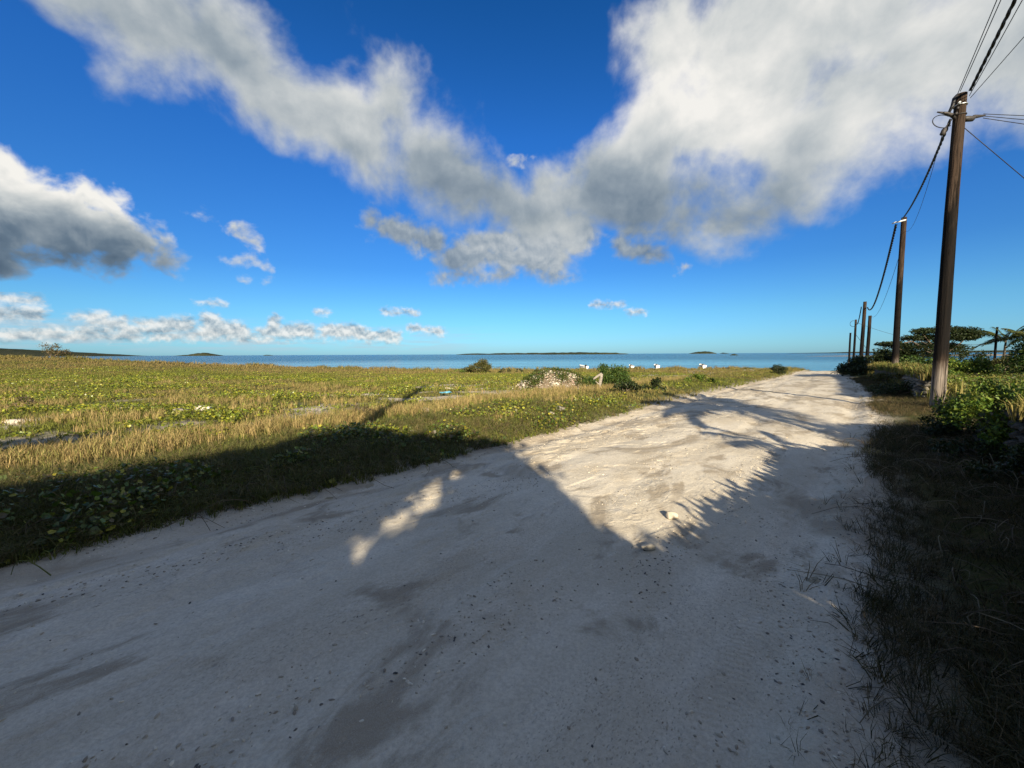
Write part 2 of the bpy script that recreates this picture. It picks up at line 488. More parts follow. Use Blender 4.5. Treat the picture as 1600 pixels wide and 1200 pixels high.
def mat_simple(name, c1, c2, scale=6.0, rough=0.8, spec=0.2, bump_s=0.4, bump_d=0.01, stretch=(1, 1, 1), metallic=0.0, obj=True, detail=6):
    m, b, bs = material(name)
    co = wcoord(b, stretch, obj=obj)
    n = b.noise(co, scale, detail, 0.6)
    b.put(bs.inputs['Base Color'], b.mix(b.ramp(n, 0.3, 0.7), c1, c2))
    bs.inputs['Roughness'].default_value = rough; bs.inputs['Specular IOR Level'].default_value = spec
    bs.inputs['Metallic'].default_value = metallic
    bump(b, bs, b.noise(co, scale * 3, 5, 0.6), bump_s, bump_d)
    return m

def mat_leaf(name, rough=0.5, spec=0.35, trans=0.25, gain=1.0):
    """foliage whose colour rides on the mesh (attribute 'tint')"""
    m, b, bs = material(name)
    col = b.attr('tint', 'Color')
    n = b.noise(wcoord(b), 9.0, 3, 0.6)
    col = b.mix(1.0, col, b.mix(n, (0.75 * gain, 0.75 * gain, 0.75 * gain), (1.25 * gain, 1.22 * gain, 1.15 * gain)), 'MULTIPLY')
    b.put(bs.inputs['Base Color'], col)
    bs.inputs['Roughness'].default_value = rough; bs.inputs['Specular IOR Level'].default_value = spec
    if trans > 0:
        tr = b.n('ShaderNodeBsdfTranslucent'); b.put(tr.inputs['Color'], b.mix(1.0, col, (1.15, 1.25, 0.5), 'MULTIPLY'))
        mx = b.n('ShaderNodeMixShader'); mx.inputs[0].default_value = trans
        b.t.links.new(bs.outputs[0], mx.inputs[1]); b.t.links.new(tr.outputs[0], mx.inputs[2])
        outn = [n_ for n_ in b.t.nodes if n_.type == 'OUTPUT_MATERIAL'][0]
        b.t.links.new(mx.outputs[0], outn.inputs['Surface'])
    return m

M_LEAF = mat_leaf('foliage', 0.5, 0.3, 0.22)
M_GLOSSY_LEAF = mat_leaf('creeper_leaf', 0.38, 0.45, 0.22)
M_GRASS = mat_leaf('grass_blade', 0.7, 0.15, 0.15)

# road of crushed coral sand: pale crust, brown damp hollows, scuffs drawn out along the way of travel
def make_road_mat():
    m, b, bs = material('coral_sand_road')
    ROT = math.radians(-47.0)
    co = wcoord(b, (1, 1, 1), 0.0)
    cs = wcoord(b, (0.5, 1.2, 1), ROT)                      # stretched along the road
    cs2 = wcoord(b, (0.16, 1.6, 1), ROT)
    cd = wcoord(b, (0.62, 1.15, 1), ROT)
    edge = b.attr('edge'); along = b.attr('along')
    big = b.noise(cs, 0.8, 6, 0.62, 0.5)
    mid = b.noise(cs, 3.2, 6, 0.62, 0.3)
    streak = b.noise(cs2, 4.0, 5, 0.6)
    fine = b.noise(co, 55.0, 5, 0.65)
    grain = b.noise(co, 210.0, 3, 0.6)
    col = b.mix(b.ramp(big, 0.36, 0.66), (0.53, 0.46, 0.345), (0.69, 0.62, 0.495))
    col = b.mix(b.ramp(mid, 0.50, 0.72, 0, 0.55), col, (0.75, 0.68, 0.56))
    damp = b.math('MAXIMUM', b.ramp(b.noise(cd, 0.55, 4, 0.55, 0.9), 0.54, 0.62), b.ramp(b.noise(b.vec('ADD', cd, (4.3, 9.1, 0)), 1.5, 6, 0.62, 0.6), 0.53, 0.63))
    damp = b.math('MULTIPLY', damp, b.ramp(mid, 0.28, 0.50))
    col = b.mix(b.math('MULTIPLY', damp, 0.85), col, (0.265, 0.21, 0.14))
    dusty = b.ramp(b.noise(cd, 1.3, 5, 0.6, 0.4), 0.52, 0.70)
    col = b.mix(b.math('MULTIPLY', dusty, 0.55), col, (0.44, 0.36, 0.25))
    col = b.mix(b.ramp(streak, 0.56, 0.75, 0, 0.16), col, (0.42, 0.34, 0.25))
    # dirt gathers towards both edges
    lft = b.attr('left_edge')
    col = b.mix(b.math('MULTIPLY', b.ramp(b.math('ADD', lft, b.math('MULTIPLY', mid, 0.8)), 1.0, 0.35), 0.6), col, (0.34, 0.275, 0.20))
    col = b.mix(b.math('MULTIPLY', b.ramp(b.math('ADD', edge, b.math('MULTIPLY', mid, 0.5)), 0.55, 0.15), 0.35), col, (0.36, 0.30, 0.225))
    def pits(scale, size, lo, hi, seedv):
        v = b.n('ShaderNodeTexVoronoi'); v.inputs['Scale'].default_value = scale; b.put(v.inputs['Vector'], b.vec('ADD', b.vec('MULTIPLY', cd, (0.8, 1.0, 1.0)), b.vec('SCALE', b.noise(co, scale * 0.9, 3, 0.6, color=True), scale=0.9 / scale)))
        drift = b.noise(b.vec('ADD', b.vec('MULTIPLY', cs, (0.6, 1.0, 1.0)), seedv), 1.1, 4, 0.6)
        return b.math('MULTIPLY', b.ramp(v.outputs['Distance'], size, size * 0.45), b.ramp(drift, lo, hi))
    speck = b.math('MAXIMUM', pits(30.0, 0.24, 0.47, 0.64, (0, 0, 0)), b.math('MAXIMUM', b.math('MULTIPLY', pits(13.0, 0.15, 0.54, 0.68, (3.1, 1.7, 0)), 0.8), b.math('MULTIPLY', pits(70.0, 0.30, 0.42, 0.66, (7.7, 4.2, 0)), 0.7)))
    col = b.mix(b.math('MULTIPLY', speck, 0.70), col, (0.13, 0.11, 0.09))
    col = b.mix(b.ramp(fine, 0.34, 0.68, 0, 0.42), col, (0.32, 0.265, 0.20))
    col = b.mix(b.ramp(b.noise(co, 20.0, 6, 0.7), 0.50, 0.72, 0, 0.35), col, (0.34, 0.28, 0.21))
    col = b.mix(b.ramp(grain, 0.35, 0.70, 0, 0.18), col, (0.80, 0.73, 0.61))
    ledge = b.noise(cd, 1.7, 7, 0.62, 0.5)
    b.put(bs.inputs['Base Color'], col)
    bs.inputs['Roughness'].default_value = 0.92; bs.inputs['Specular IOR Level'].default_value = 0.12
    # relief: crust, cracks, grit, and the tread of a tyre near the right edge
    wv = b.n('ShaderNodeTexWave'); wv.wave_type = 'BANDS'; wv.bands_direction = 'X'
    cx = b.n('ShaderNodeCombineXYZ'); b.put(cx.inputs[0], b.math('ADD', along, b.math('MULTIPLY', b.math('ABSOLUTE', b.math('SUBTRACT', edge, 0.42)), 0.5))); b.put(cx.inputs[1], edge)
    b.put(wv.inputs['Vector'], cx.outputs[0]); wv.inputs['Scale'].default_value = 7.5; wv.inputs['Distortion'].default_value = 1.2; wv.inputs['Detail'].default_value = 2.0
    tread = b.math('MULTIPLY', wv.outputs['Fac'], b.math('MULTIPLY', b.ramp(edge, 0.28, 0.34), b.ramp(edge, 0.58, 0.50)))
    tread = b.math('MULTIPLY', tread, b.ramp(b.noise(cs, 1.0, 3, 0.5), 0.36, 0.56))
    crust = b.ramp(b.noise(cd, 5.0, 7, 0.66, 0.6), 0.40, 0.60)
    patch = b.ramp(b.noise(cd, 0.8, 3, 0.5), 0.40, 0.60, 0.15, 1.0)             # rough here, trodden smooth there
    h = b.math('ADD', b.math('MULTIPLY', b.math('MULTIPLY', crust, patch), 0.40), b.math('MULTIPLY', fine, 0.28))
    h = b.math('ADD', h, b.math('MULTIPLY', grain, 0.16))
    h = b.math('ADD', h, b.math('MULTIPLY', tread, 0.30))
    h = b.math('SUBTRACT', h, b.math('MULTIPLY', speck, 0.6))
    h = b.math('ADD', h, b.math('MULTIPLY', b.ramp(ledge, 0.49, 0.55, 0.0, 0.6), b.ramp(b.noise(cd, 0.45, 2, 0.5), 0.42, 0.58)))
    h = b.math('ADD', h, b.math('MULTIPLY', streak, 0.22))
    bump(b, bs, h, 0.5, 0.022)
    return m
M_ROAD = make_road_mat()

def make_ground_mat():
    m, b, bs = material('field_soil')
    co = wcoord(b)
    n1 = b.noise(co, 0.30, 5, 0.6, 0.4); n2 = b.noise(co, 1.7, 6, 0.62, 0.3); n3 = b.noise(co, 14.0, 5, 0.65)
    col = b.mix(b.ramp(n1, 0.35, 0.65), (0.105, 0.088, 0.030), (0.085, 0.100, 0.026))
    col = b.mix(b.ramp(n2, 0.48, 0.70, 0, 0.8), col, (0.165, 0.125, 0.060))
    bare = b.attr('bare')
    col = b.mix(b.math('MULTIPLY', bare, b.ramp(n2, 0.15, 0.45, 0.4, 1.0)), col, (0.58, 0.50, 0.385))
    col = b.mix(b.math('MULTIPLY', b.ramp(n3, 0.45, 0.75, 0, 0.45), b.math('SUBTRACT', 1.0, b.math('MULTIPLY', bare, 0.8))), col, (0.05, 0.045, 0.018))
    b.put(bs.inputs['Base Color'], col)
    bs.inputs['Roughness'].default_value = 0.95; bs.inputs['Specular IOR Level'].default_value = 0.08
    g2 = b.noise(co, 60, 5, 0.65); col = b.mix(b.math('MULTIPLY', bare, b.ramp(g2, 0.35, 0.7, 0.0, 0.35)), col, (0.25, 0.20, 0.15)); b.put(bs.inputs['Base Color'], col)
    bump(b, bs, b.math('ADD', n3, g2), 0.8, 0.035)
    return m
M_GROUND = make_ground_mat()

def make_sea_mat():
    m, b, bs = material('lagoon_water')
    co = wcoord(b)
    sw = b.noise(wcoord(b, (0.0012, 0.0095, 1)), 1.0, 4, 0.55, 0.4)          # long lanes of calm and ruffled water
    sw2 = b.noise(wcoord(b, (0.010, 0.075, 1)), 1.0, 4, 0.55, 0.2)
    dist = b.vec('LENGTH', co)
    lane = b.ramp(b.math('ADD', b.math('MULTIPLY', sw, 0.55), b.math('MULTIPLY', sw2, 0.45)), 0.40, 0.60)
    far = b.ramp(dist, 75.0, 260.0)                                           # sheltered and smooth by the beach, ruffled farther out
    ruff = b.math('MAXIMUM', b.math('MULTIPLY', lane, b.math('MULTIPLY_ADD', far, 0.7, 0.18)), b.ramp(dist, 100.0, 260.0))
    bs.inputs['Base Color'].default_value = (0.010, 0.075, 0.120, 1)
    b.put(bs.inputs['Roughness'], b.math('MULTIPLY_ADD', ruff, 0.16, 0.05))
    bs.inputs['IOR'].default_value = 1.333
    w1 = b.noise(wcoord(b, (0.7, 1.5, 1)), 1.1, 5, 0.6); w2 = b.noise(wcoord(b, (0.12, 0.3, 1)), 1.0, 4, 0.6)
    h = b.math('ADD', b.math('MULTIPLY', w1, 0.4), w2)
    h = b.math('MULTIPLY', h, b.math('MULTIPLY_ADD', ruff, 1.0, 0.10))
    bump(b, bs, h, 1.0, 1.0)
    return m
M_SEA = make_sea_mat()

# ------------------------------------------------------------------ terrain, road, sea
def spaced(a, b, fine, grow, focus):
    """grid lines from a to b, finest round focus"""
    out = [focus]; s = fine; p = focus
    while p < b: p += s; s *= grow; out.append(min(p, b))
    s = fine; p = focus
    while p > a: p -= s; s *= grow; out.insert(0, max(p, a))
    return np.array(sorted(set(out)))

gx = np.concatenate([[-3500, -1200, -450], spaced(-220, 260, 0.12, 1.018, 0.5), [500, 1200, 3500]])
gy = np.concatenate([[-4000, -1200, -400, -150], spaced(-60, 76, 0.10, 1.015, 4.0)])
X, Y = np.meshgrid(gx, gy)
Z = land_h(X, Y)
far_land = (Y < -60) | (np.abs(X) > 260)
p_left = (road_l(Y) - X) * 0.71
p_right = (X - road_r(Y)) * 0.71
def bare_at(x, y):
    pl = (road_l(y) - x) * 0.71; pr = (x - road_r(y)) * 0.71
    b = sstep(0.55, 0.0, np.abs(np.maximum(pl, pr)))                                   # worn strip beside the road
    k = fbm(x * 0.55, y * 0.8, 3, 77)
    b = np.maximum(b, sstep(0.60, 0.68, k) * sstep(3.0, 5.0, pl) * sstep(16, 9, pl) * 0.9)
    b = np.maximum(b, sstep(1.0, 0.2, np.abs(pl - 5.6 - 0.8 * (k - 0.5))) * 0.6 * sstep(0.52, 0.64, fbm(x * 0.8, y * 0.8, 3, 78)))
    b = np.maximum(b, 0.6 * sstep(57, 60, y))
    return b
n_r, n_c = X.shape
idx = np.arange(n_r * n_c).reshape(n_r, n_c)
F = np.stack([idx[:-1, :-1], idx[:-1, 1:], idx[1:, 1:], idx[1:, :-1]], -1).reshape(-1, 4)
me = mesh_np('ground', np.stack([X, Y, Z], -1).reshape(-1, 3), F, M_GROUND, smooth=True, attrs={'bare': bare_at(X, Y).ravel()})
tag(link('ground', me), kind='structure')

ry = np.concatenate([np.arange(-14, 0.6, 0.25), np.arange(0.6, 9, 0.022), np.arange(9, 18, 0.06), np.arange(18, 34, 0.2), np.arange(34, 50, 0.5)])
rt = np.linspace(0, 1, 330)
Yr = np.repeat(ry[:, None], len(rt), 1)
lo_ = road_l(Yr) - 0.10 + 0.45 * (fbm(Yr * 1.1, Yr * 0 + 3.3, 5, 61, 0.6) - 0.5)         # ragged margins
hi_ = road_r(Yr) + 0.10 + 0.40 * (fbm(Yr * 1.3, Yr * 0 + 8.1, 5, 62, 0.6) - 0.5)
Xr = lo_ + (hi_ - lo_) * rt[None]
Zr = road_h(Xr, Yr)
n_r, n_c = Xr.shape
idx = np.arange(n_r * n_c).reshape(n_r, n_c)
F = np.stack([idx[:-1, :-1], idx[:-1, 1:], idx[1:, 1:], idx[1:, :-1]], -1).reshape(-1, 4)
me = mesh_np('road', np.stack([Xr, Yr, Zr], -1).reshape(-1, 3), F, M_ROAD, smooth=True,
             attrs={'edge': ((road_r(Yr) - Xr) * 0.71).ravel(), 'left_edge': ((Xr - road_l(Yr)) * 0.71).ravel(), 'along': (Xr * 0.68 + Yr * 0.73).ravel()})
tag(link('road', me), kind='structure')

SEA_Z = -1.4
ang = np.linspace(0, 2 * np.pi, 97)[:-1]
rings = [0, 60, 150, 400, 1200, 4000, 15000, 40000]
V = [[0, 0, SEA_Z]] + [[r * math.cos(a), r * math.sin(a), SEA_Z] for r in rings[1:] for a in ang]
Ft = [[0, 1 + i, 1 + (i + 1) % 96] for i in range(96)]
for k in range(len(rings) - 2):
    o0 = 1 + k * 96; o1 = o0 + 96
    for i in range(96):
        j = (i + 1) % 96
        Ft += [[o0 + i, o1 + i, o1 + j], [o0 + i, o1 + j, o0 + j]]
tag(link('sea', mesh_np('sea', np.array(V), np.array(Ft), M_SEA, smooth=True)), kind='structure')

# low islands and headlands on the horizon; each is a real low mound at its own distance
M_ISLE = mat_simple('island_scrub', (0.020, 0.026, 0.014), (0.042, 0.044, 0.024), 0.02, 0.95, 0.05, 0.5, 2.0, obj=False)
M_ISLE_SAND = mat_simple('sandbar', (0.17, 0.135, 0.09), (0.26, 0.21, 0.145), 0.05, 0.95, 0.05, 0.3, 0.3, obj=False)
def island(name, u0, u1, dist, prof, mat=M_ISLE, width=0.2, seed=1):
    """prof: heights in metres along the island, from its left to its right end"""
    x0 = (u0 - 800) / 600.0 * dist; x1 = (u1 - 800) / 600.0 * dist
    n = 90; m = 9
    t = np.linspace(0, 1, n); s = np.linspace(-1, 1, m)
    T, S = np.meshgrid(t, s, indexing='ij')
    hgt = np.interp(T, np.linspace(0, 1, len(prof)), prof)
    rag = 0.65 + 0.5 * fbm(T * (n * 0.45), S * 1.5 + 3, 4, seed)
    wd = (x1 - x0) * width * (0.25 + 0.75 * np.sqrt(np.clip(4 * T * (1 - T), 0, 1)))
    Xi = x0 + (x1 - x0) * T; Yi = dist + S * wd
    Zi = SEA_Z - 0.4 + (hgt * rag + 0.4) * np.clip(1 - S ** 2, 0, 1) ** 0.6
    idx = np.arange(n * m).reshape(n, m)
    F = np.stack([idx[:-1, :-1], idx[1:, :-1], idx[1:, 1:], idx[:-1, 1:]], -1).reshape(-1, 4)
    return tag(link(name, mesh_np(name, np.stack([Xi, Yi, Zi], -1).reshape(-1, 3), F, mat, smooth=False)), kind='structure')
K = 1 / 600.0
island('headland', -260, 176, 3200, [60, 80, 96, 96, 78, 56, 40, 20, 0.5], seed=3, width=0.35)
island('island', 276, 348, 2600, [1.5, 6, 9, 20, 22, 12, 2], seed=4)
island('island', 412, 428, 2600, [1, 6, 5, 1], seed=5)
island('island', 714, 980, 2300, [2, 10, 7, 11, 11, 10, 12, 12, 13, 11, 9, 3], seed=6, width=0.08)
island('island', 846, 978, 1700, [2, 6, 7, 7, 8, 9, 7, 8, 2], seed=7, width=0.08)
island('island', 1076, 1118, 2600, [2, 12, 17, 16, 4], seed=8)
island('island', 1124, 1138, 2600, [1, 7, 5, 1], seed=9)
island('rock_islet', 1140, 1153, 520, [0.4, 1.6, 2.4, 1.2, 0.4], seed=10)
island('far_coast', 1236, 2400, 2300, [1, 9, 12, 14, 16, 16, 18, 22, 22, 24, 24], seed=11, width=0.05)
island('sandbar', 1256, 1700, 330, [0.05, 0.5, 0.7, 0.9, 0.9, 1.1, 1.2, 1.2, 1.2], M_ISLE_SAND, width=0.05, seed=12)

# ------------------------------------------------------------------ placing by view line and distance
CP, SP = math.cos(math.radians(PITCH)), math.sin(math.radians(PITCH))
def x_at(u, y, z=0.0):
    return (u - 800) / 600.0 * (y * CP - (z - EYE) * SP)
def z_at(v, y):
    k = (600 - v) / 600.0
    return EYE + y * (k * CP - SP) / (CP + k * SP)

def in_poly(x, y, poly):
    inside = np.zeros(len(x), bool); n = len(poly)
    for i in range(n):
        x0, y0 = poly[i]; x1, y1 = poly[(i + 1) % n]
        c = ((y0 > y) != (y1 > y)) & (x < (x1 - x0) * (y - y0) / (y1 - y0 + 1e-12) + x0)
        inside ^= c
    return inside

# ------------------------------------------------------------------ foliage
LEAF_V = np.array([[0, 0, 0], [-0.32, 0.45, 0.10], [0, 0.5, 0], [0.32, 0.45, 0.10], [0, 1.0, -0.06]], float)
LEAF_F = np.array([[0, 2, 1], [0, 3, 2], [1, 2, 4], [2, 3, 4]])
ROUND_V = np.array([[0, 0, 0], [-0.48, 0.32, 0.12], [-0.42, 0.82, 0.12], [0, 0.88, 0.0], [0.42, 0.82, 0.12], [0.48, 0.32, 0.12], [0, 0.45, 0.0]], float)
ROUND_F = np.array([[6, 1, 0], [6, 2, 1], [6, 3, 2], [6, 4, 3], [6, 5, 4], [6, 0, 5]])

def leaves(rng, pos, size, cols, droop=(0.2, 1.2), template='leaf', up=0.0):
    n = len(pos)
    yaw = rng.random(n) * 2 * np.pi
    tilt = rng.uniform(droop[0], droop[1], n) * np.where(rng.random(n) < 0.5 + up, 1, -1)
    roll = rng.normal(0, 0.5, n)
    s = size * rng.uniform(0.6, 1.35, n)
    cols = np.asarray(cols, float)
    c = cols[rng.integers(0, len(cols), n)] * rng.uniform(0.7, 1.3, (n, 1))
    TV, TF = (LEAF_V, LEAF_F) if template == 'leaf' else (ROUND_V, ROUND_F)
    return scatter(TV, TF, pos, rot_z_tilt(yaw, tilt, roll), s, c)

def clump_points(rng, centers, radii, per):
    """points spread through ellipsoidal clumps, denser towards their rims"""
    out = []
    for c, r in zip(centers, radii):
        d = rng.normal(size=(per, 3)); d /= np.linalg.norm(d, axis=1)[:, None]
        rad = rng.random(per) ** 0.45
        out.append(np.asarray(c) + d * rad[:, None] * np.asarray(r))
    return np.concatenate(out)

M_BARK = mat_simple('bark', (0.075, 0.055, 0.040), (0.16, 0.125, 0.095), 7, 0.9, 0.1, 0.9, 0.02, stretch=(3, 3, 0.6))
def limb(p0, p1, r0, r1, rng, sag=0.15, n=7):
    p0 = np.asarray(p0, float); p1 = np.asarray(p1, float)
    t = np.linspace(0, 1, n)[:, None]
    mid = rng.normal(0, sag, 3) * np.linalg.norm(p1 - p0)
    pts = p0 + (p1 - p0) * t + mid * np.sin(np.pi * t) * 0.5
    return tube_np(pts, np.linspace(r0, r1, n), 7)

def tris(parts):
    V, F = [], []; o = 0
    for v, f in parts:
        V.append(v); F.append(f + o); o += len(v)
    return np.concatenate(V), np.concatenate(F)

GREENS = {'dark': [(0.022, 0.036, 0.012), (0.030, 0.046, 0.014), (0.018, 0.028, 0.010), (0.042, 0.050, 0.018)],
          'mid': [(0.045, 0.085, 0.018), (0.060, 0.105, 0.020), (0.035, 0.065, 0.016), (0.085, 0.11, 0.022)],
          'bright': [(0.085, 0.14, 0.018), (0.12, 0.17, 0.022), (0.06, 0.11, 0.018), (0.16, 0.19, 0.03)],
          'olive': [(0.075, 0.085, 0.022), (0.10, 0.10, 0.03), (0.055, 0.06, 0.018), (0.13, 0.11, 0.04)],
          'dry': [(0.13, 0.10, 0.045), (0.10, 0.075, 0.035), (0.17, 0.13, 0.06), (0.07, 0.07, 0.025)]}

def bush(name, label, x, y, w, d, h, n, leaf, tone, seed, group=None, cat='bush', shape=None, stems=6, clumps=14, twiggy=False, z=None):
    """a shrub with stems and a ragged crown; shape(tx) gives the height profile across its width"""
    rng = np.random.default_rng(seed)
    gz = land_h(x, y) if z is None else z
    root = empty(name, (x, y, float(gz)), label, cat, group)
    cs, rs = [], []
    for _ in range(clumps):
        tx = rng.uniform(-1, 1); ty = rng.uniform(-1, 1)
        prof = shape(tx) if shape else math.sqrt(max(0.05, 1 - tx * tx))
        prof *= math.sqrt(max(0.15, 1 - 0.8 * ty * ty))
        top = h * prof
        rz = h * rng.uniform(0.14, 0.24)
        cs.append((tx * w / 2 * 0.86, ty * d / 2 * 0.8, max(rz * 0.7, top * (0.25 + 0.75 * rng.random() ** 0.6) - rz * 0.35)))
        rs.append((w * rng.uniform(0.10, 0.20), d * rng.uniform(0.12, 0.22), rz))
    pts = clump_points(rng, cs, rs, max(3, n // clumps))
    pts[:, 2] = np.abs(pts[:, 2])
    V, F, C = leaves(rng, pts, leaf, GREENS[tone])
    link('crown', mesh_np('crown', V, F, M_LEAF, C), root)
    st = []
    for i in range(stems):
        c = cs[i % len(cs)]
        st.append(limb((rng.normal(0, 0.05 * w), rng.normal(0, 0.05 * d), -0.05), (c[0], c[1], c[2] + rs[i % len(rs)][2] * (0.9 if twiggy else 0.2)), 0.03 * h + 0.008, 0.006, rng))
    if twiggy:
        for i in range(40):
            a = np.array(cs[i % len(cs)]); e = a + rng.normal(0, 0.22, 3) * (w, d, h) * 0.8; e[2] = abs(e[2]) + 0.1 * h
            st.append(limb(a, e, 0.014 * min(1, h), 0.005 * min(1, h), rng, n=4))
    V, F = tris(st)
    link('stems', mesh_np('stems', V, F, M_BARK, smooth=True), root)
    return root

# ------------------------------------------------------------------ palms
M_PALM_TRUNK = mat_simple('palm_trunk', (0.13, 0.105, 0.08), (0.24, 0.20, 0.16), 5, 0.9, 0.1, 0.9, 0.02, stretch=(1, 1, 5))
def frond_np(rng, length, droop, lift):
    n = 14
    t = np.linspace(0, 1, n)
    out = length * t * (1 - 0.12 * t); up = length * (lift * t - droop * t ** 2)
    P = np.stack([out, 0 * t, up], -1)
    Vs, Fs = [], []
    V, F = tube_np(P, np.linspace(0.028, 0.006, n) * length / 2, 4, cap=False); Vs.append(V); Fs.append(F); o = len(V)
    for i in np.linspace(0.16, 0.99, 34):
        c = np.array([np.interp(i, t, P[:, k]) for k in range(3)])
        ll = length * 0.34 * math.sin(math.pi * min(0.97, 0.18 + 0.8 * i)) ** 0.7 + 0.05
        for s in (-1, 1):
            tip = c + np.array([0.55 * ll, s * ll * 0.75, -0.42 * ll * rng.uniform(0.5, 1.4)])
            wdt = np.array([0.035 * length / 2 + 0.012, 0, 0.0])
            Vs.append(np.array([c - wdt, c + wdt, (c + tip) / 2 + wdt * 0.8, (c + tip) / 2 - wdt * 0.8 + (0, 0, 0.02), tip])); Fs.append(np.array([[0, 1, 2], [0, 2, 3], [3, 2, 4]]) + o); o += 5
    return np.concatenate(Vs), np.concatenate(Fs)

def palm(label, x, y, height, n, length, seed, lean=(0.3, 0.0), wind=(0.0, 0.0), group=None, tone=((0.075, 0.095, 0.02), (0.12, 0.125, 0.035), (0.05, 0.07, 0.018))):
    rng = np.random.default_rng(seed)
    z0 = float(land_h(x, y))
    root = empty('palm_tree', (x, y, z0), label, 'palm', group)
    t = np.linspace(0, 1, 14)
    P = np.stack([lean[0] * t ** 1.6, lean[1] * t ** 1.6, height * t - 0.05], -1)
    r = 0.11 * (1.35 - 0.6 * t) * (1 + 0.06 * np.sin(t * 60))
    V, F = tube_np(P, r, 9)
    link('trunk', mesh_np('trunk', V, F, M_PALM_TRUNK, smooth=True), root)
    top = P[-1]
    for i in range(n):
        a = 2 * math.pi * (i + rng.uniform(-0.25, 0.25)) / n
        lift = rng.uniform(0.2, 1.35); L = length * rng.uniform(0.8, 1.1)
        V, F = frond_np(rng, L, rng.uniform(0.45, 0.8) + 0.2 * (1 - lift), lift)
        V = V @ np.array([[math.cos(a), math.sin(a), 0], [-math.sin(a), math.cos(a), 0], [0, 0, 1]])
        rr = np.linalg.norm(V[:, :2], axis=1, keepdims=True) / L
        V = V + top + np.concatenate([rr ** 2 * wind[0] * L, rr ** 2 * wind[1] * L, 0 * rr], 1)
        c = np.array(tone[i % len(tone)]) * rng.uniform(0.8, 1.25)
        link('frond', mesh_np('frond', V, F, M_LEAF, np.tile(c, (len(V), 1))), root)
    return root

# ------------------------------------------------------------------ trees that stand behind and beside the viewer and shade the foreground
SHADE = [(-14, 0.8), (-10.5, 2.0), (-8.0, 3.0), (-6.6, 3.55), (-5.5, 4.0), (-4.7, 4.55), (-4.3, 5.15), (-3.86, 5.75), (-3.4, 6.55), (-2.9, 6.95), (-2.3, 6.95), (-1.6, 6.75), (-0.75, 6.75), (-0.1, 6.35), (0.18, 5.4),
         (0.38, 4.5), (0.60, 3.7), (0.78, 3.1), (1.15, 2.55), (1.9, 1.6), (3.2, -1.0), (2.0, -3.0), (-14, -3.0)]
SLIT = [(-1.60, 2.5), (-1.44, 3.4), (-1.32, 4.2), (-1.12, 5.1), (-0.80, 5.5), (-0.42, 5.2), (-0.58, 4.4), (-0.82, 3.5), (-1.08, 2.5)]
GLINTS = [(0.42, 2.88, 0.13), (-0.08, 2.15, 0.08), (0.22, 2.2, 0.07), (-0.02, 6.0, 0.16), (-0.45, 4.55, 0.06)]
FINGER = [(-12.0, 4.6), (-9.2, 5.9), (-7.5, 7.0), (-7.1, 6.9), (-8.6, 5.6), (-12.0, 4.0)]
def shade_tree(label, pick, trunk, n, seed, finger=False):
    rng = np.random.default_rng(seed)
    gx_ = rng.uniform(-14, 3.4, n); gy_ = rng.uniform(-3, 7.4, n)
    jx = gx_ + rng.normal(0, 0.10, n); jy = gy_ + rng.normal(0, 0.22, n)         # ragged outline of twigs and single leaves
    ok = in_poly(jx, jy, SHADE)
    if finger: ok |= in_poly(jx, jy, FINGER)
    ok &= ~in_poly(gx_ + rng.normal(0, 0.07, n), gy_ + rng.normal(0, 0.20, n), SLIT) | (rng.random(n) < 0.025)
    for a, b_, r in GLINTS: ok &= (gx_ - a) ** 2 + ((gy_ - b_) * 0.7) ** 2 > r * r
    gx_, gy_ = gx_[ok], gy_[ok]
    py = rng.uniform(-9.5, -3.8, len(gx_))
    pz = (gy_ - py) / SHY; px = gx_ - SHX * pz
    sel = pick(px)
    pos = np.stack([px, py, pz], -1)[sel]
    root = empty('shade_tree', (trunk[0], trunk[1], 0.0), label, 'tree')
    base = np.array([trunk[0], trunk[1], 0.0])
    V, F, C = leaves(rng, pos - base, 0.17, GREENS['mid'], (0.1, 1.4), 'round')
    link('crown', mesh_np('crown', V, F, M_LEAF, C), root)
    fork = np.array([0.1, 0.1, 1.9])
    st = [limb((0, 0, -0.2), fork, 0.22, 0.17, rng, 0.05)]
    for p in pos[rng.integers(0, len(pos), 14)] - base:
        st.append(limb(fork, p * (0.9, 0.9, 0.92), 0.08, 0.015, rng, 0.12))
    V, F = tris(st)
    link('trunk', mesh_np('trunk', V, F, M_BARK, smooth=True), root)
shade_tree('broad leafy tree behind the viewer whose shadow covers the near road', lambda x: x > -4.4, (-2.6, -8.2), 130000, 3)
shade_tree('broad leafy tree behind the viewer shading the left road verge', lambda x: x <= -4.4, (-8.5, -8.0), 130000, 4, finger=True)
bush('small_tree', 'small leafy tree left of the viewer throwing a shadow on the field', x_at(20, 17.5) - SHX * 5.2, 17.3 - SHY * 5.2, 6.5, 2.5, 5.9, 2600, 0.22, 'mid', 91, cat='tree',
     shape=lambda t: 0.95 - 0.1 * t * t, clumps=22)
palm('palm beside the stone wall whose fronds shade the sunny road', 7.6, 0.3, 4.1, 17, 2.5, 5, lean=(0.1, 0.2), wind=(-0.35, 0.1))
palm('smaller palm beside the wall with low hanging fronds', 5.25, 1.75, 1.75, 7, 0.85, 8, lean=(-0.05, 0.05), wind=(-0.2, 0.05))

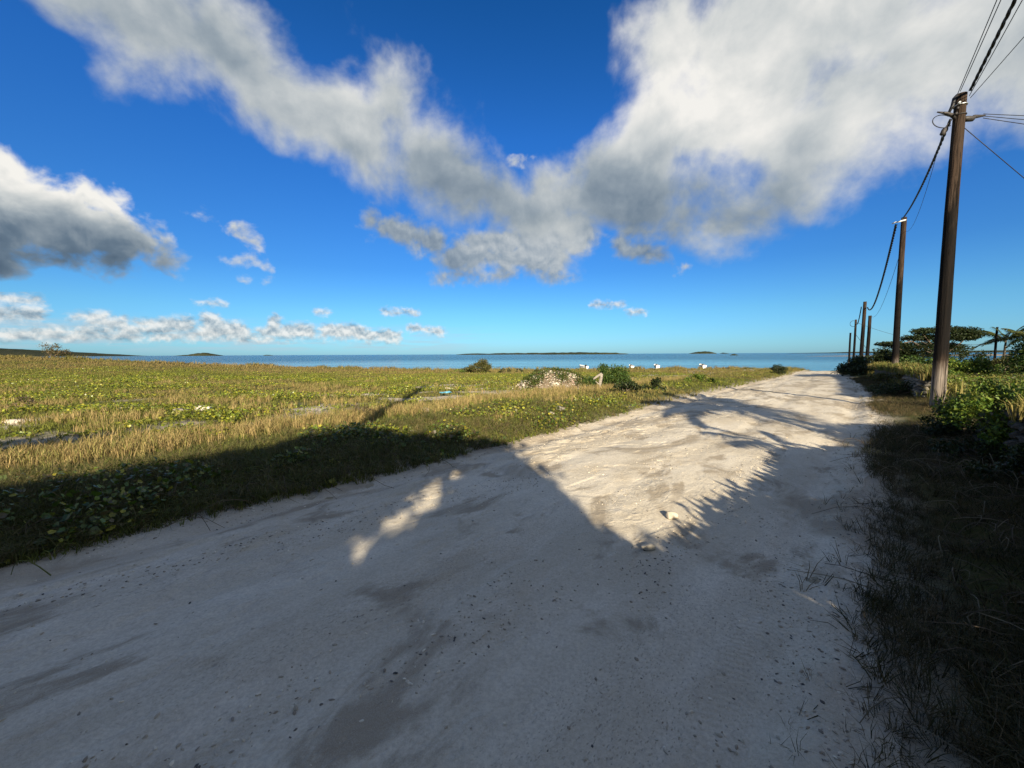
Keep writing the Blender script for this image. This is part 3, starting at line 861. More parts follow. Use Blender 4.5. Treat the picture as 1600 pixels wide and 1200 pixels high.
# ------------------------------------------------------------------ utility poles and cables
def pole_mat():
    m, b, bs = material('weathered_pole_wood')
    tc = b.n('ShaderNodeTexCoord').outputs['Object']
    st = b.vec('MULTIPLY', tc, (16, 16, 0.9))
    n = b.noise(st, 1.0, 6, 0.65, 0.4); n2 = b.noise(b.vec('MULTIPLY', tc, (5, 5, 1.4)), 1.0, 5, 0.6, 0.5)
    col = b.mix(b.ramp(n, 0.35, 0.65), (0.016, 0.011, 0.008), (0.055, 0.036, 0.025))
    col = b.mix(b.ramp(n2, 0.52, 0.74, 0, 0.6), col, (0.11, 0.078, 0.055))
    sx = b.n('ShaderNodeSeparateXYZ'); b.t.links.new(tc, sx.inputs[0])
    tar = b.math('MULTIPLY', b.ramp(b.math('ADD', sx.outputs['Z'], b.math('MULTIPLY', n2, 1.2)), 1.7, 2.2), b.ramp(b.math('ADD', sx.outputs['Z'], b.math('MULTIPLY', n2, 1.8)), 6.9, 5.6))
    col = b.mix(b.math('MULTIPLY', tar, b.ramp(n, 0.25, 0.6, 1.0, 0.92)), col, (0.0055, 0.0048, 0.0045))      # old tar round the middle
    grey = b.ramp(b.math('ADD', sx.outputs['Z'], b.math('MULTIPLY', n2, 1.0)), 1.9, 1.2)
    col = b.mix(b.math('MULTIPLY', grey, b.ramp(n, 0.3, 0.6, 0.3, 0.9)), col, (0.24, 0.20, 0.165))
    b.put(bs.inputs['Base Color'], col)
    chk = b.ramp(b.noise(b.vec('MULTIPLY', tc, (22, 22, 0.7)), 1.0, 5, 0.6, 0.3), 0.58, 0.64)        # drying cracks
    col2 = b.mix(b.math('MULTIPLY', chk, 0.8), col, (0.006, 0.005, 0.004)); b.put(bs.inputs['Base Color'], col2)
    bs.inputs['Roughness'].default_value = 0.9; bs.inputs['Specular IOR Level'].default_value = 0.12
    bump(b, bs, b.math('SUBTRACT', n, chk), 1.0, 0.03)
    return m
M_POLE = pole_mat()
M_CABLE = mat_simple('black_cable', (0.012, 0.012, 0.014), (0.022, 0.021, 0.022), 20, 0.55, 0.3, 0.1, 0.002)
M_STEEL = mat_simple('galvanised_steel', (0.42, 0.42, 0.42), (0.55, 0.55, 0.54), 30, 0.4, 0.5, 0.2, 0.002, metallic=0.8)
M_DARK_IRON = mat_simple('dark_iron', (0.03, 0.028, 0.027), (0.06, 0.05, 0.045), 25, 0.6, 0.4, 0.4, 0.004, metallic=0.3)
M_WHITE_CERAMIC = mat_simple('white_fitting', (0.62, 0.62, 0.60), (0.72, 0.71, 0.69), 10, 0.4, 0.4, 0.1, 0.002)

POLES = []
def pole(label, x, y, h, r0, r1, seed, tilt=(0.0, 0.0), cap=True, band=False):
    rng = np.random.default_rng(seed)
    z0 = float(land_h(x, y))
    root = empty('utility_pole', (x, y, z0), label, 'pole', 'wooden poles along the right side of the road')
    t = np.linspace(0, 1, 26)
    P = np.stack([tilt[0] * t + 0.02 * np.sin(t * 5 + seed), tilt[1] * t + 0.02 * np.cos(t * 4 + seed), -0.3 + (h + 0.3) * t], -1)
    r = r0 + (r1 - r0) * t
    V, F = tube_np(P, r, 20)
    k = np.repeat(1 + 0.03 * (rng.random(len(t)) - 0.5), 20)
    V[:len(k)] = V[:len(k)] + (V[:len(k)] - np.repeat(P, 20, 0)) * (k[:, None] - 1)
    link('shaft', mesh_np('shaft', V, F, M_POLE, smooth=True), root)
    top = P[-1]
    if band:
        ring = [(top[0] + (r1 + 0.012) * math.cos(a), top[1] + (r1 + 0.012) * math.sin(a), h - 0.28) for a in np.linspace(0, 2 * math.pi, 25)]
        V, F = tube_np(ring, 0.016, 6, cap=False); link('steel_band', mesh_np('steel_band', V, F, M_STEEL, smooth=True), root)
        ring = [(top[0] + (r1 + 0.012) * math.cos(a), top[1] + (r1 + 0.012) * math.sin(a), h - 0.52) for a in np.linspace(0, 2 * math.pi, 25)]
        V, F = tube_np(ring, 0.013, 6, cap=False); link('steel_band', mesh_np('steel_band', V, F, M_DARK_IRON, smooth=True), root)
    POLES.append((x + top[0], y + top[1], z0 + h, root))
    return root
P0 = pole('wooden pole behind the viewer whose shadow lies across the grass field', -1.5, -5.2, 9.0, 0.16, 0.12, 1, band=True)
P1 = pole('tallest nearest wooden pole with dark tarred middle and bundled cables on top', x_at(1462, 10.4, 0.1), 10.4, 8.12, 0.150, 0.110, 2, band=True)
P2 = pole('second wooden pole from the right with a white bracket at its top', x_at(1397, 20.8, 0.1), 20.8, 8.65, 0.150, 0.11, 3, tilt=(-0.1, 0))
P3 = pole('third wooden pole along the road rising before the dark shrubs and sea', x_at(1345, 46.0), 46.0, z_at(472, 46.0) + 0.45, 0.20, 0.16, 4)
P3b = pole('wooden pole behind the dark shrubs, set back from the road', x_at(1357, 48.0, 3), 48.0, z_at(495, 48.0) + 0.5, 0.19, 0.16, 5)
P4 = pole('slim wooden pole with a loop of cable near its top by the shore', x_at(1333, 50.0), 50.0, z_at(501, 50.0) + 0.55, 0.13, 0.11, 6)
P5 = pole('shortest leftmost wooden pole at the end of the sandy road', x_at(1326, 52.0), 52.0, z_at(521, 52.0) + 0.6, 0.12, 0.10, 7)
PF = pole('thin dark pole standing in front of the palm on the far right', x_at(1553, 46.0), 46.0, z_at(513, 46.0) + 0.4, 0.12, 0.10, 8)
PT = [np.array(p[:3]) for p in POLES]

def sag_curve(a, b, sag, n=60):
    t = np.linspace(0, 1, n)[:, None]
    P = np.asarray(a) + (np.asarray(b) - np.asarray(a)) * t
    P[:, 2] -= (4 * sag * t * (1 - t))[:, 0]
    return P
def wire(label, a, b, sag, r, n=60, name='overhead_wire', grp=None):
    V, F = tube_np(sag_curve(a, b, sag, n), r, 6)
    return tag(link(name, mesh_np(name, V, F, M_CABLE, smooth=True)), label, 'wire', grp)
def twisted(label, a, b, sag, r=0.016, pitch=0.95, n=220):
    """bundle of three insulated strands laid round each other"""
    P = sag_curve(a, b, sag, n)
    s = np.concatenate([[0], np.cumsum(np.linalg.norm(np.diff(P, axis=0), axis=1))])
    d = P[-1] - P[0]; d /= np.linalg.norm(d)
    u = np.cross(d, (0, 0, 1)); u /= np.linalg.norm(u); w = np.cross(u, d)
    root = empty('overhead_cable', P[0], label, 'cable')
    for k in range(3):
        a_ = 2 * math.pi * (s / pitch + k / 3.0)
        Q = P + (np.cos(a_)[:, None] * u + np.sin(a_)[:, None] * w) * r * 1.15
        V, F = tube_np(Q - P[0], r, 6)
        link('strand', mesh_np('strand', V, F, M_CABLE, smooth=True), root)
def off(p, dx, dy, dz): return np.asarray(p) + np.array([dx, dy, dz])
A1 = off(PT[1], -0.18, -0.05, -0.42)
twisted('thick twisted black cable running overhead from the nearest pole to the top right', off(PT[0], 0.14, 0.1, -0.3), off(PT[1], 0.05, -0.16, 0.0), 0.12)
twisted('thick twisted black cable sagging between the two nearest poles', off(PT[1], -0.22, 0.0, -0.62), off(PT[2], -0.2, -0.1, -0.12), 0.32)
twisted('black cable drooping from the second pole down to the third', off(PT[2], -0.3, 0.1, -0.35), off(PT[3], 0.1, -0.25, -0.7), 1.75, r=0.028)
twisted('black cable drooping from the third pole to the slim shore pole', off(PT[3], -0.3, 0.1, -0.6), off(PT[5], 0.15, -0.1, -0.6), 0.30, r=0.026)
wire('thin wire left of the thick overhead cable at the top right', off(PT[0], -0.35, 0.2, -0.1), off(PT[1], -0.20, -0.1, -0.05), 0.10, 0.008)
wire('second thin wire left of the thick overhead cable', off(PT[0], -0.1, 0.2, 0.05), off(PT[1], -0.16, -0.12, 0.0), 0.16, 0.008)
wire('thin wire just right of the thick overhead cable', off(PT[0], 1.0, 0.2, 0.0), off(PT[1], 0.10, -0.1, -0.1), 0.10, 0.008)
wire('rightmost thin wire rising to the upper right corner', off(PT[0], 4.5, 0.0, 0.2), off(PT[1], 0.13, -0.1, -0.15), 0.12, 0.008)
for dz, de, lab in ((-0.50, 0.25, 'top'), (-0.55, -0.2, 'middle'), (-0.60, -0.75, 'lowest')):
    wire('thin wire running right from the nearest pole, %s of three' % lab, off(PT[1], 0.62, 0.0, dz + 0.02), (PT[1][0] + 24, PT[1][1] + 1.0, PT[1][2] + dz + de * 2.2), 0.25, 0.008, grp='wires running right from the nearest pole')
wire('stay wire slanting down to the right from the nearest pole', off(PT[1], 0.10, 0, -0.78), (PT[1][0] + 10.3, PT[1][1] + 0.4, 0.3), 0.0, 0.009, n=12, name='stay_wire')
wire('faint thin wire sagging between the nearest and second poles', off(PT[1], -0.38, 0, -0.85), off(PT[2], 0.14, 0, -0.7), 0.75, 0.006)
wire('faint thin wire from the second pole to the pole behind the shrubs', off(PT[2], 0.14, 0, -0.9), off(PT[4], 0.0, -0.2, -0.1), 1.4, 0.011)
wire('thin cable sagging over the windswept tree', off(PT[5], 0.1, 0, -0.35), (PT[7][0], PT[7][1], PT[7][2] - 2.0), 1.0, 0.016)
wire('stay wire slanting from the slim shore pole into the shrubs', off(PT[5], 0.1, 0, -1.9), (x_at(1372, 44.0), 44.0, 0.3), 0.0, 0.02, n=12, name='stay_wire')

# fittings at the top of the nearest pole, on the second pole, and the loop on the shore pole
def fitting(root, name, V, F, mat, base, under=None):
    return link(name, mesh_np(name, V - np.asarray(base), F, mat, smooth=True), under or root)
b1 = np.array(P1.location)
V, F = tube_np([off(PT[1], -0.10, 0, -0.02), off(PT[1], -0.20, -0.03, -0.12), off(PT[1], -0.24, -0.04, -0.3), off(PT[1], -0.30, -0.02, -0.46)], [0.035, 0.04, 0.04, 0.03], 8)
fitting(P1, 'cable_elbow', V, F, M_CABLE, b1)
V, F = tube_np([off(PT[1], -0.10, 0, -0.60), off(PT[1], -0.22, -0.02, -0.52), off(PT[1], -0.36, -0.02, -0.47), off(PT[1], -0.58, 0.0, -0.43)], [0.03, 0.045, 0.035, 0.014], 8)
fitting(P1, 'tension_clamp', V, F, M_DARK_IRON, b1)
V, F = tube_np([off(PT[1], 0.08, 0, -0.58), off(PT[1], 0.2, 0, -0.60), off(PT[1], 0.34, 0, -0.60), off(PT[1], 0.38, 0, -0.55), off(PT[1], 0.66, 0, -0.52)], [0.045, 0.07, 0.065, 0.05, 0.02], 8)
fitting(P1, 'tension_clamp', V, F, M_DARK_IRON, b1)
lp = [off(PT[1], -0.42 + 0.26 * math.cos(a), 0.02 * math.sin(a), -0.66 + 0.17 * math.sin(a)) for a in np.linspace(0.9, 5.6, 26)]
V, F = tube_np(lp, 0.010, 6); fitting(P1, 'cable_loop', V, F, M_CABLE, b1)
V, F = tube_np([off(PT[1], -0.26, 0, -0.70), off(PT[1], -0.33, 0, -0.80), off(PT[1], -0.36, 0, -0.86), off(PT[1], -0.40, 0, -0.98), off(PT[1], -0.41, 0, -1.01)], [0.008, 0.012, 0.05, 0.055, 0.01], 8)
fitting(P1, 'joint_box', V, F, M_DARK_IRON, b1)
for k in range(3):
    rr = np.array([off(PT[1], -0.13 - 0.03 * k, -0.10, -0.25 - 0.13 * k), off(PT[1], -0.18 - 0.03 * k, -0.13, -0.30 - 0.13 * k)])
    V, F = tube_np(rr, 0.028, 7); fitting(P1, 'insulator', V, F, M_WHITE_CERAMIC if k == 0 else M_DARK_IRON, b1, under=[c for c in P1.children if c.name.startswith('steel_band')][0])
b2 = np.array(P2.location)
V, F = box_np(-0.55, 0.0, -0.10, 0.10, -0.03, 0.03); V[:, 2] += np.where(V[:, 0] < -0.3, -0.10, 0.03); V = V + off(PT[2], -0.1, -0.12, -0.22)
fitting(P2, 'bracket', V, F, M_WHITE_CERAMIC, b2)
b4 = np.array(P4.location)
lp = [off(PT[5], -0.30 + 0.42 * math.cos(a), 0.0, -0.52 + 0.38 * math.sin(a)) for a in np.linspace(0.9, 5.5, 22)]
V, F = tube_np(lp, 0.024, 6); fitting(P4, 'cable_loop', V, F, M_CABLE, b4)

# ------------------------------------------------------------------ dry-stone walls along the right side
M_STONE = mat_simple('coral_stone', (0.15, 0.13, 0.105), (0.33, 0.29, 0.235), 5, 0.95, 0.1, 0.9, 0.02)
M_STONE2 = mat_simple('dark_basalt_stone', (0.065, 0.060, 0.055), (0.15, 0.135, 0.115), 6, 0.95, 0.1, 0.9, 0.02)
M_PALE_STONE = mat_simple('bleached_coral', (0.42, 0.36, 0.28), (0.58, 0.52, 0.42), 9, 0.95, 0.1, 0.8, 0.02)
M_PINK_STONE = mat_simple('pinkish_coral', (0.34, 0.23, 0.17), (0.46, 0.34, 0.26), 9, 0.95, 0.1, 0.8, 0.02)
M_RUBBLE = mat_simple('rubble_core', (0.06, 0.054, 0.046), (0.14, 0.12, 0.10), 7, 0.95, 0.05, 1.0, 0.05, obj=False)
ROCKS = []
for k in range(8):
    V, F = rock_np(100 + k, 2, 0.25, (1, 1, 1), 0.52)
    ROCKS.append((V, F))
ROCK_ME = {}
def rock_mesh(k, mat):
    key = (k, mat.name)
    if key not in ROCK_ME:
        ROCK_ME[key] = mesh_np('stone', ROCKS[k][0], ROCKS[k][1], mat)
    return ROCK_ME[key]

def wall_x(y):
    return road_r(y) + np.interp(y, [-7, 2, 6.6, 11, 13, 27], [2.3, 2.3, 2.25, 2.0, 1.8, 1.8])
def wall(label, y0, y1, height, stones_from, stones_to, seed, stone_mix):
    """rubble wall following the road; its stones are laid one by one over the stretch that shows"""
    rng = np.random.default_rng(seed)
    ys = np.linspace(y0, y1, max(8, int(abs(y1 - y0) * 3)))
    xs = wall_x(ys)
    root = empty('stone_wall', (float(xs[0]), float(y0), float(land_h(xs[0], y0))), label, 'wall')
    base = np.array(root.location)
    tg = np.stack([np.gradient(xs), np.gradient(ys)], -1); tg /= np.linalg.norm(tg, axis=1)[:, None]
    nr = np.stack([tg[:, 1], -tg[:, 0]], -1) * np.sign(y1 - y0)
    gz = land_h(xs, ys)
    prof = [(-0.24, -0.2), (-0.21, 0.30), (-0.17, 0.62), (-0.13, 0.86), (0.0, 0.92), (0.13, 0.86), (0.17, 0.62), (0.21, 0.30), (0.24, -0.2)]
    V = []
    for i in range(len(ys)):
        for (o_, h_) in prof:
            j = 1 + 0.16 * (rng.random() - 0.5)
            V.append((xs[i] + nr[i, 0] * o_ * j, ys[i] + nr[i, 1] * o_ * j, gz[i] + height * h_ * (j if h_ > 0 else 1)))
    V = np.array(V); k = len(prof)
    idx = np.arange(len(ys) * k).reshape(-1, k)
    Fq = np.stack([idx[:-1, :-1], idx[1:, :-1], idx[1:, 1:], idx[:-1, 1:]], -1).reshape(-1, 4)
    Ft = np.concatenate([Fq[:, [0, 1, 2]], Fq[:, [0, 2, 3]], [[idx[e, 0], idx[e, i], idx[e, i + 1]] for e in (0, -1) for i in range(1, k - 1)]])
    link('rubble_core', mesh_np('rubble_core', V - base, Ft, M_RUBBLE), root)
    def put(x, y, z, sx, sy, sz, yaw):
        m = M_STONE if rng.random() < stone_mix else M_STONE2
        o = link('stone', rock_mesh(int(rng.integers(0, 8)), m), root, (x - base[0], y - base[1], z - base[2]))
        o.scale = (sx, sy, sz); o.rotation_euler = (rng.normal(0, 0.12), rng.normal(0, 0.12), yaw + rng.normal(0, 0.2))
    ln = np.concatenate([[0], np.cumsum(np.hypot(np.diff(xs), np.diff(ys)))])
    inr = lambda yy: min(stones_from, stones_to) <= yy <= max(stones_from, stones_to)
    ncourse = 6
    for c in range(ncourse):
        hz_ = height * (c + 0.5) / ncourse
        s = rng.uniform(0, 0.15)
        while s < ln[-1]:
            L = rng.uniform(0.16, 0.36)
            sm = min(s + L / 2, ln[-1])
            x = np.interp(sm, ln, xs); y = np.interp(sm, ln, ys)
            if inr(y):
                i = min(int(np.searchsorted(ln, sm)), len(ys) - 1)
                yaw = math.atan2(tg[i, 1], tg[i, 0])
                g = float(np.interp(sm, ln, gz)); wd = np.interp(hz_ / height, [0, 1], [0.25, 0.17])
                for side in ((-1, 1) if c < ncourse - 1 else (-1, 0, 1)):
                    put(x + nr[i, 0] * wd * side, y + nr[i, 1] * wd * side, g + hz_ + (0.05 if side == 0 else 0), L * 0.56, rng.uniform(0.10, 0.15), height / ncourse * rng.uniform(0.50, 0.66), yaw)
            s += L * 0.96
    # the square end of the wall
    x, y = xs[0], ys[0]; yaw = math.atan2(tg[0, 1], tg[0, 0])
    for c in range(ncourse):
        for o_ in (-0.14, 0.06, 0.17):
            put(x + nr[0, 0] * o_ - tg[0, 0] * 0.03, y + nr[0, 1] * o_ - tg[0, 1] * 0.03, gz[0] + height * (c + 0.5) / ncourse, 0.13, rng.uniform(0.10, 0.16), height / ncourse * 0.62, yaw)
    return root
wall('near dry-stone wall overgrown with weeds at the right edge', 6.3, -6.5, 0.70, 6.5, 3.4, 31, 0.12)
wall('far dry-stone wall beginning behind the nearest pole and running to the shrubs', 12.2, 27.0, 0.74, 12.0, 16.0, 32, 0.6)

# ------------------------------------------------------------------ shrubs and trees
bush('dry_bush', 'brown half-bare bush on the low rise at the far left', x_at(82, 58.0, 1.3), 58.0, 5.2, 2.5, 2.3, 1300, 0.16, 'dry', 41, shape=lambda t: 0.95 - 0.75 * t * t, twiggy=True, clumps=14)
bush('windswept_bush', 'rounded olive bush sloping down to the left against the sea', x_at(746, 46.0), 46.0, 4.1, 3.0, 1.75, 6000, 0.13, 'olive', 42,
     shape=lambda t: np.interp(t, [-1, -0.6, -0.1, 0.25, 0.7, 0.9, 1.0], [0.18, 0.42, 0.9, 1.0, 0.82, 0.6, 0.25]), clumps=26)
for i, (u, y, w, h, lab) in enumerate(((44, 10.6, 0.7, 0.34, 'small dark twiggy bush in the grass at the far left'), (312, 23.5, 1.3, 0.5, 'bare brownish bush out in the middle of the left field'),
                                      (566, 8.9, 0.5, 0.32, 'dead brown weed at the straw grass beside the pole shadow'))):
    bush('dry_bush', lab, x_at(u, y), y, w, w * 0.7, h, 260, 0.05, 'dry', 140 + i, twiggy=True, clumps=8)
for i, (u, y, w, h, tone, lab) in enumerate(((790, 44, 1.6, 0.75, 'dark', 'small grey-green shrub just right of the rounded olive bush'),
                                             (812, 46, 1.0, 0.6, 'dark', 'tiny dark shrub on the shore edge left of the rubble heap'),
                                             (838, 44, 1.2, 0.6, 'olive', 'tiny olive shrub on the shore edge above the rubble heap'),
                                             (713, 40, 2.2, 0.6, 'bright', 'low bright green shrub left of the rounded olive bush'))):
    bush('shrub', lab, x_at(u, y), y, w, 1.0, h, 420, 0.10, tone, 50 + i, clumps=9, group='small shrubs along the shore edge')
bush('bush', 'dense fresh green bush beside a bleached stump at the rubble heap', x_at(953, 17.6, 0.3), 17.6, 1.8, 1.5, 1.38, 6500, 0.075, 'mid', 43,
     shape=lambda t: np.interp(t, [-1, -0.6, -0.35, 0.0, 0.4, 0.8, 1.0], [0.45, 0.95, 1.0, 0.72, 0.75, 0.6, 0.3]), clumps=26)
bush('bush', 'low dark green bush in front of the bleached stump', x_at(921, 16.8, 0.2), 16.8, 0.8, 0.6, 0.55, 1000, 0.07, 'mid', 44, clumps=10)
bush('bush', 'small round dark bush where the road meets the shore', x_at(1215, 37.0), 37.0, 1.9, 1.3, 0.95, 2500, 0.09, 'dark', 45, clumps=14)
bush('bush', 'spreading light green leafy plant beside the left road edge', x_at(1092, 20.5), 20.5, 1.7, 1.2, 0.50, 1200, 0.085, 'bright', 46, clumps=14)
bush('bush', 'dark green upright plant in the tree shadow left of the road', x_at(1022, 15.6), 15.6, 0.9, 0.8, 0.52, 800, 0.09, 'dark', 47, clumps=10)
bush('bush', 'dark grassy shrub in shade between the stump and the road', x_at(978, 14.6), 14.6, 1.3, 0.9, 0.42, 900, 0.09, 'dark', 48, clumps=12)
bush('bush', 'dark tangled shrub mass left of the second pole', x_at(1362, 33.0, 0.8), 33.0, 5.2, 3.0, 2.35, 9000, 0.15, 'dark', 61,
     shape=lambda t: np.interp(t, [-1, -0.5, 0, 0.5, 1], [0.3, 0.6, 0.85, 0.95, 1.0]), clumps=30)
bush('bush', 'dark tangled shrub directly behind the second pole', x_at(1402, 28.5, 0.8), 28.5, 4.2, 2.4, 2.15, 7500, 0.15, 'dark', 62, clumps=22)
bush('bush', 'yellow-green weedy clump on the verge left of the second pole base', x_at(1372, 21.5, 0.3), 20.8, 2.2, 1.4, 0.85, 1500, 0.09, 'olive', 63, clumps=16)
bush('bush', 'yellow-green weedy clump between the second pole and the far wall', x_at(1402, 18.0, 0.3), 17.6, 1.7, 1.1, 0.72, 1400, 0.085, 'olive', 64, clumps=14)
bush('bush', 'light green leafy shrub right of the nearest pole', x_at(1503, 22.0, 0.6), 22.0, 3.2, 1.8, 1.5, 6000, 0.11, 'bright', 65, clumps=22)
bush('bush', 'light green leafy shrub seen left of the nearest pole', x_at(1445, 23.5, 0.6), 23.5, 4.0, 1.8, 1.6, 6500, 0.11, 'mid', 66, clumps=20)
bush('bush', 'dark rounded shrub beneath the windswept tree crown on its right', x_at(1512, 27.0, 0.8), 27.0, 3.2, 1.8, 1.95, 5000, 0.13, 'dark', 67, clumps=18)
bush('bush', 'tall green bush at the far right edge before the palms', x_at(1628, 19.5, 1.0), 19.5, 3.2, 2.2, 2.8, 9000, 0.11, 'mid', 68, clumps=30,
     shape=lambda t: np.interp(t, [-1, -0.5, 0, 1], [0.45, 0.85, 1.0, 1.0]))
bush('bush', 'olive bush in front of the palms at the right edge', x_at(1570, 24.0, 0.8), 24.0, 3.4, 1.8, 1.5, 5000, 0.11, 'olive', 69, clumps=20)
bush('bush', 'sunlit yellow-green bush growing against the near stone wall', 7.15, 5.45, 1.5, 1.1, 1.12, 8000, 0.05, 'bright', 70, clumps=40, shape=lambda t: 0.95 - 0.15 * t * t)
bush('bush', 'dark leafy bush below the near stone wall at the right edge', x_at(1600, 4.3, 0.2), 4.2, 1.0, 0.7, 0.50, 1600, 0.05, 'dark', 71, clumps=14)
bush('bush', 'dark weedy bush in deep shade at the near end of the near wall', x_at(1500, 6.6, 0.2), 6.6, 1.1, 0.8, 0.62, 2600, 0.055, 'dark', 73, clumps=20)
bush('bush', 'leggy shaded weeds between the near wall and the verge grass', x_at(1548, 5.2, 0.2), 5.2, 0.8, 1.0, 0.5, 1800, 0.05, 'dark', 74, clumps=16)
bush('bush', 'low dark bush against the road side of the far wall', x_at(1412, 13.6, 0.2), 13.8, 0.7, 2.2, 0.55, 1500, 0.07, 'dark', 72, clumps=18)

# the windswept flat-topped tree behind the poles
def umbrella_tree():
    rng = np.random.default_rng(77)
    y = 27.5
    bx = x_at(1452, y, 0.3); gz = float(land_h(bx, y))
    root = empty('windswept_tree', (bx, y, gz), 'dark flat-topped windswept tree behind the two nearest poles', 'tree')
    base = np.array([bx, y, gz])
    pads = [(1472, 519, 24, 4.5), (1500, 520, 24, 6), (1519, 527, 13, 6), (1449, 521, 18, 3.5), (1432, 531, 18, 4), (1462, 531, 28, 6), (1497, 531, 26, 6), (1412, 543, 22, 5),
            (1443, 543, 30, 6), (1482, 545, 34, 6), (1386, 541, 14, 3), (1425, 556, 28, 8), (1465, 557, 34, 8)]
    cs, rs = [], []
    for (u, v, ru, rv) in pads:
        for k in range(3):
            uu = u + rng.uniform(-0.6, 0.6) * ru; vv = v + rng.uniform(-0.4, 0.4) * rv; yy = y + rng.uniform(-1.3, 1.3)
            z = z_at(vv, yy)
            cs.append(np.array([x_at(uu, yy, z), yy, z]) - base); rs.append((ru * 0.65 * y / 600, 0.75, rv * 1.15 * y / 600))
    pts = clump_points(rng, cs, rs, 620)
    V, F, C = leaves(rng, pts, 0.12, GREENS['dark'], (0.0, 0.9))
    link('crown', mesh_np('crown', V, F, M_LEAF, C), root)
    def P(u, v, dy=0.0): z = z_at(v, y + dy); return np.array([x_at(u, y + dy, z), y + dy, z]) - base
    fork = P(1470, 560)
    st = [limb((0.3, 0, -0.1), fork, 0.17, 0.13, rng, 0.06)]
    for (u, v, r) in ((1490, 540, 0.09), (1450, 538, 0.08), (1510, 528, 0.05), (1478, 522, 0.05), (1425, 536, 0.06), (1440, 522, 0.05)):
        st.append(limb(fork, P(u, v, rng.uniform(-0.8, 0.8)), r, 0.02, rng, 0.12))
    t1, t2 = P(1440, 522), P(1425, 536)
    st.append(limb(fork, t1, 0.05, 0.035, rng, 0.0)); st.append(limb(t1, P(1403, 533), 0.035, 0.012, rng, 0.10)); st.append(limb(t1, P(1452, 515), 0.035, 0.012, rng, 0.10))
    st.append(limb(fork, t2, 0.06, 0.04, rng, 0.0)); st.append(limb(t2, P(1376, 546), 0.04, 0.012, rng, 0.12)); st.append(limb(t2, P(1396, 536), 0.03, 0.01, rng, 0.12))
    for i in range(22):
        st.append(limb(fork, cs[int(rng.integers(0, len(cs)))], 0.035, 0.008, rng, 0.1, n=6))
    V, F = tris(st)
    link('trunk', mesh_np('trunk', V, F, M_BARK, smooth=True), root)
umbrella_tree()

# hedge standing on the near wall beside and behind the viewer; its pointed top gives the road shadow its saw edge
def hedge():
    rng = np.random.default_rng(78)
    n = 44000
    y = rng.uniform(-6.3, 4.0, n)
    h = np.interp(y, [-6.5, -0.5, 1, 2.8, 4.0], [1.60, 1.46, 1.42, 1.28, 0.95]) - 0.13 + 0.16 * (vnoise(y * 3.2, y * 0, 9) - 0.5) - 0.09 * np.exp(-((y + 0.3) / 0.7) ** 2)
    z = np.where(rng.random(n) < 0.3, rng.random(n) * 0.75, 0.55 + (h - 0.55) * rng.random(n))
    x = wall_x(y) + rng.normal(0, 0.13, n)
    g = land_h(x, y)
    x0, y0 = float(wall_x(0.0)), 0.0
    root = empty('hedge', (x0, y0, float(land_h(x0, y0))), 'spiky hedge along the near stone wall beside the viewer', 'hedge')
    base = np.array(root.location)
    V, F, C = leaves(rng, np.stack([x, y, g + z], -1) - base, 0.10, GREENS['mid'])
    link('foliage', mesh_np('foliage', V, F, M_LEAF, C), root)
    st = []
    for yy in np.arange(-6.2, 3.9, 0.13):
        yy = yy + rng.normal(0, 0.05); xx = float(wall_x(yy)) + rng.normal(0, 0.1)
        hh = float(np.interp(yy, [-6.5, -0.5, 1, 2.8, 4.0], [1.60, 1.46, 1.42, 1.28, 0.95])) - 0.25 - 0.09 * math.exp(-((yy + 0.3) / 0.7) ** 2)
        gz = float(land_h(xx, yy))
        for _ in range(3):
            tip = np.array([xx + rng.normal(0, 0.10), yy + rng.normal(0, 0.10), gz + hh + rng.uniform(0.12, 0.30)]); bs_ = np.array([xx, yy, gz + hh - 0.15])
            w_ = np.array([0.05, 0.05, 0]); st.append((np.array([bs_ - w_, bs_ + w_, (bs_ + tip) / 2 + w_ * 0.9, (bs_ + tip) / 2 - w_ * 0.9, tip]) - base, np.array([[0, 1, 2], [0, 2, 3], [3, 2, 4]])))
    V, F = tris(st)
    link('pointed_leaves', mesh_np('pointed_leaves', V, F, M_LEAF, np.tile((0.09, 0.11, 0.03), (len(V), 1))), root)['kind'] = 'stuff'
hedge()

palm('feathery palm behind the thin pole at the right', x_at(1567, 46.0), 46.0, z_at(532, 46.0) + 0.3, 15, 2.7, 21, lean=(0.1, 0), wind=(-0.12, 0), group='palms at the far right')
palm('palm cut by the right edge of the view', x_at(1601, 44.0), 44.0, z_at(530, 44.0) + 0.3, 13, 2.2, 22, lean=(0.1, 0), wind=(-0.12, 0), group='palms at the far right')

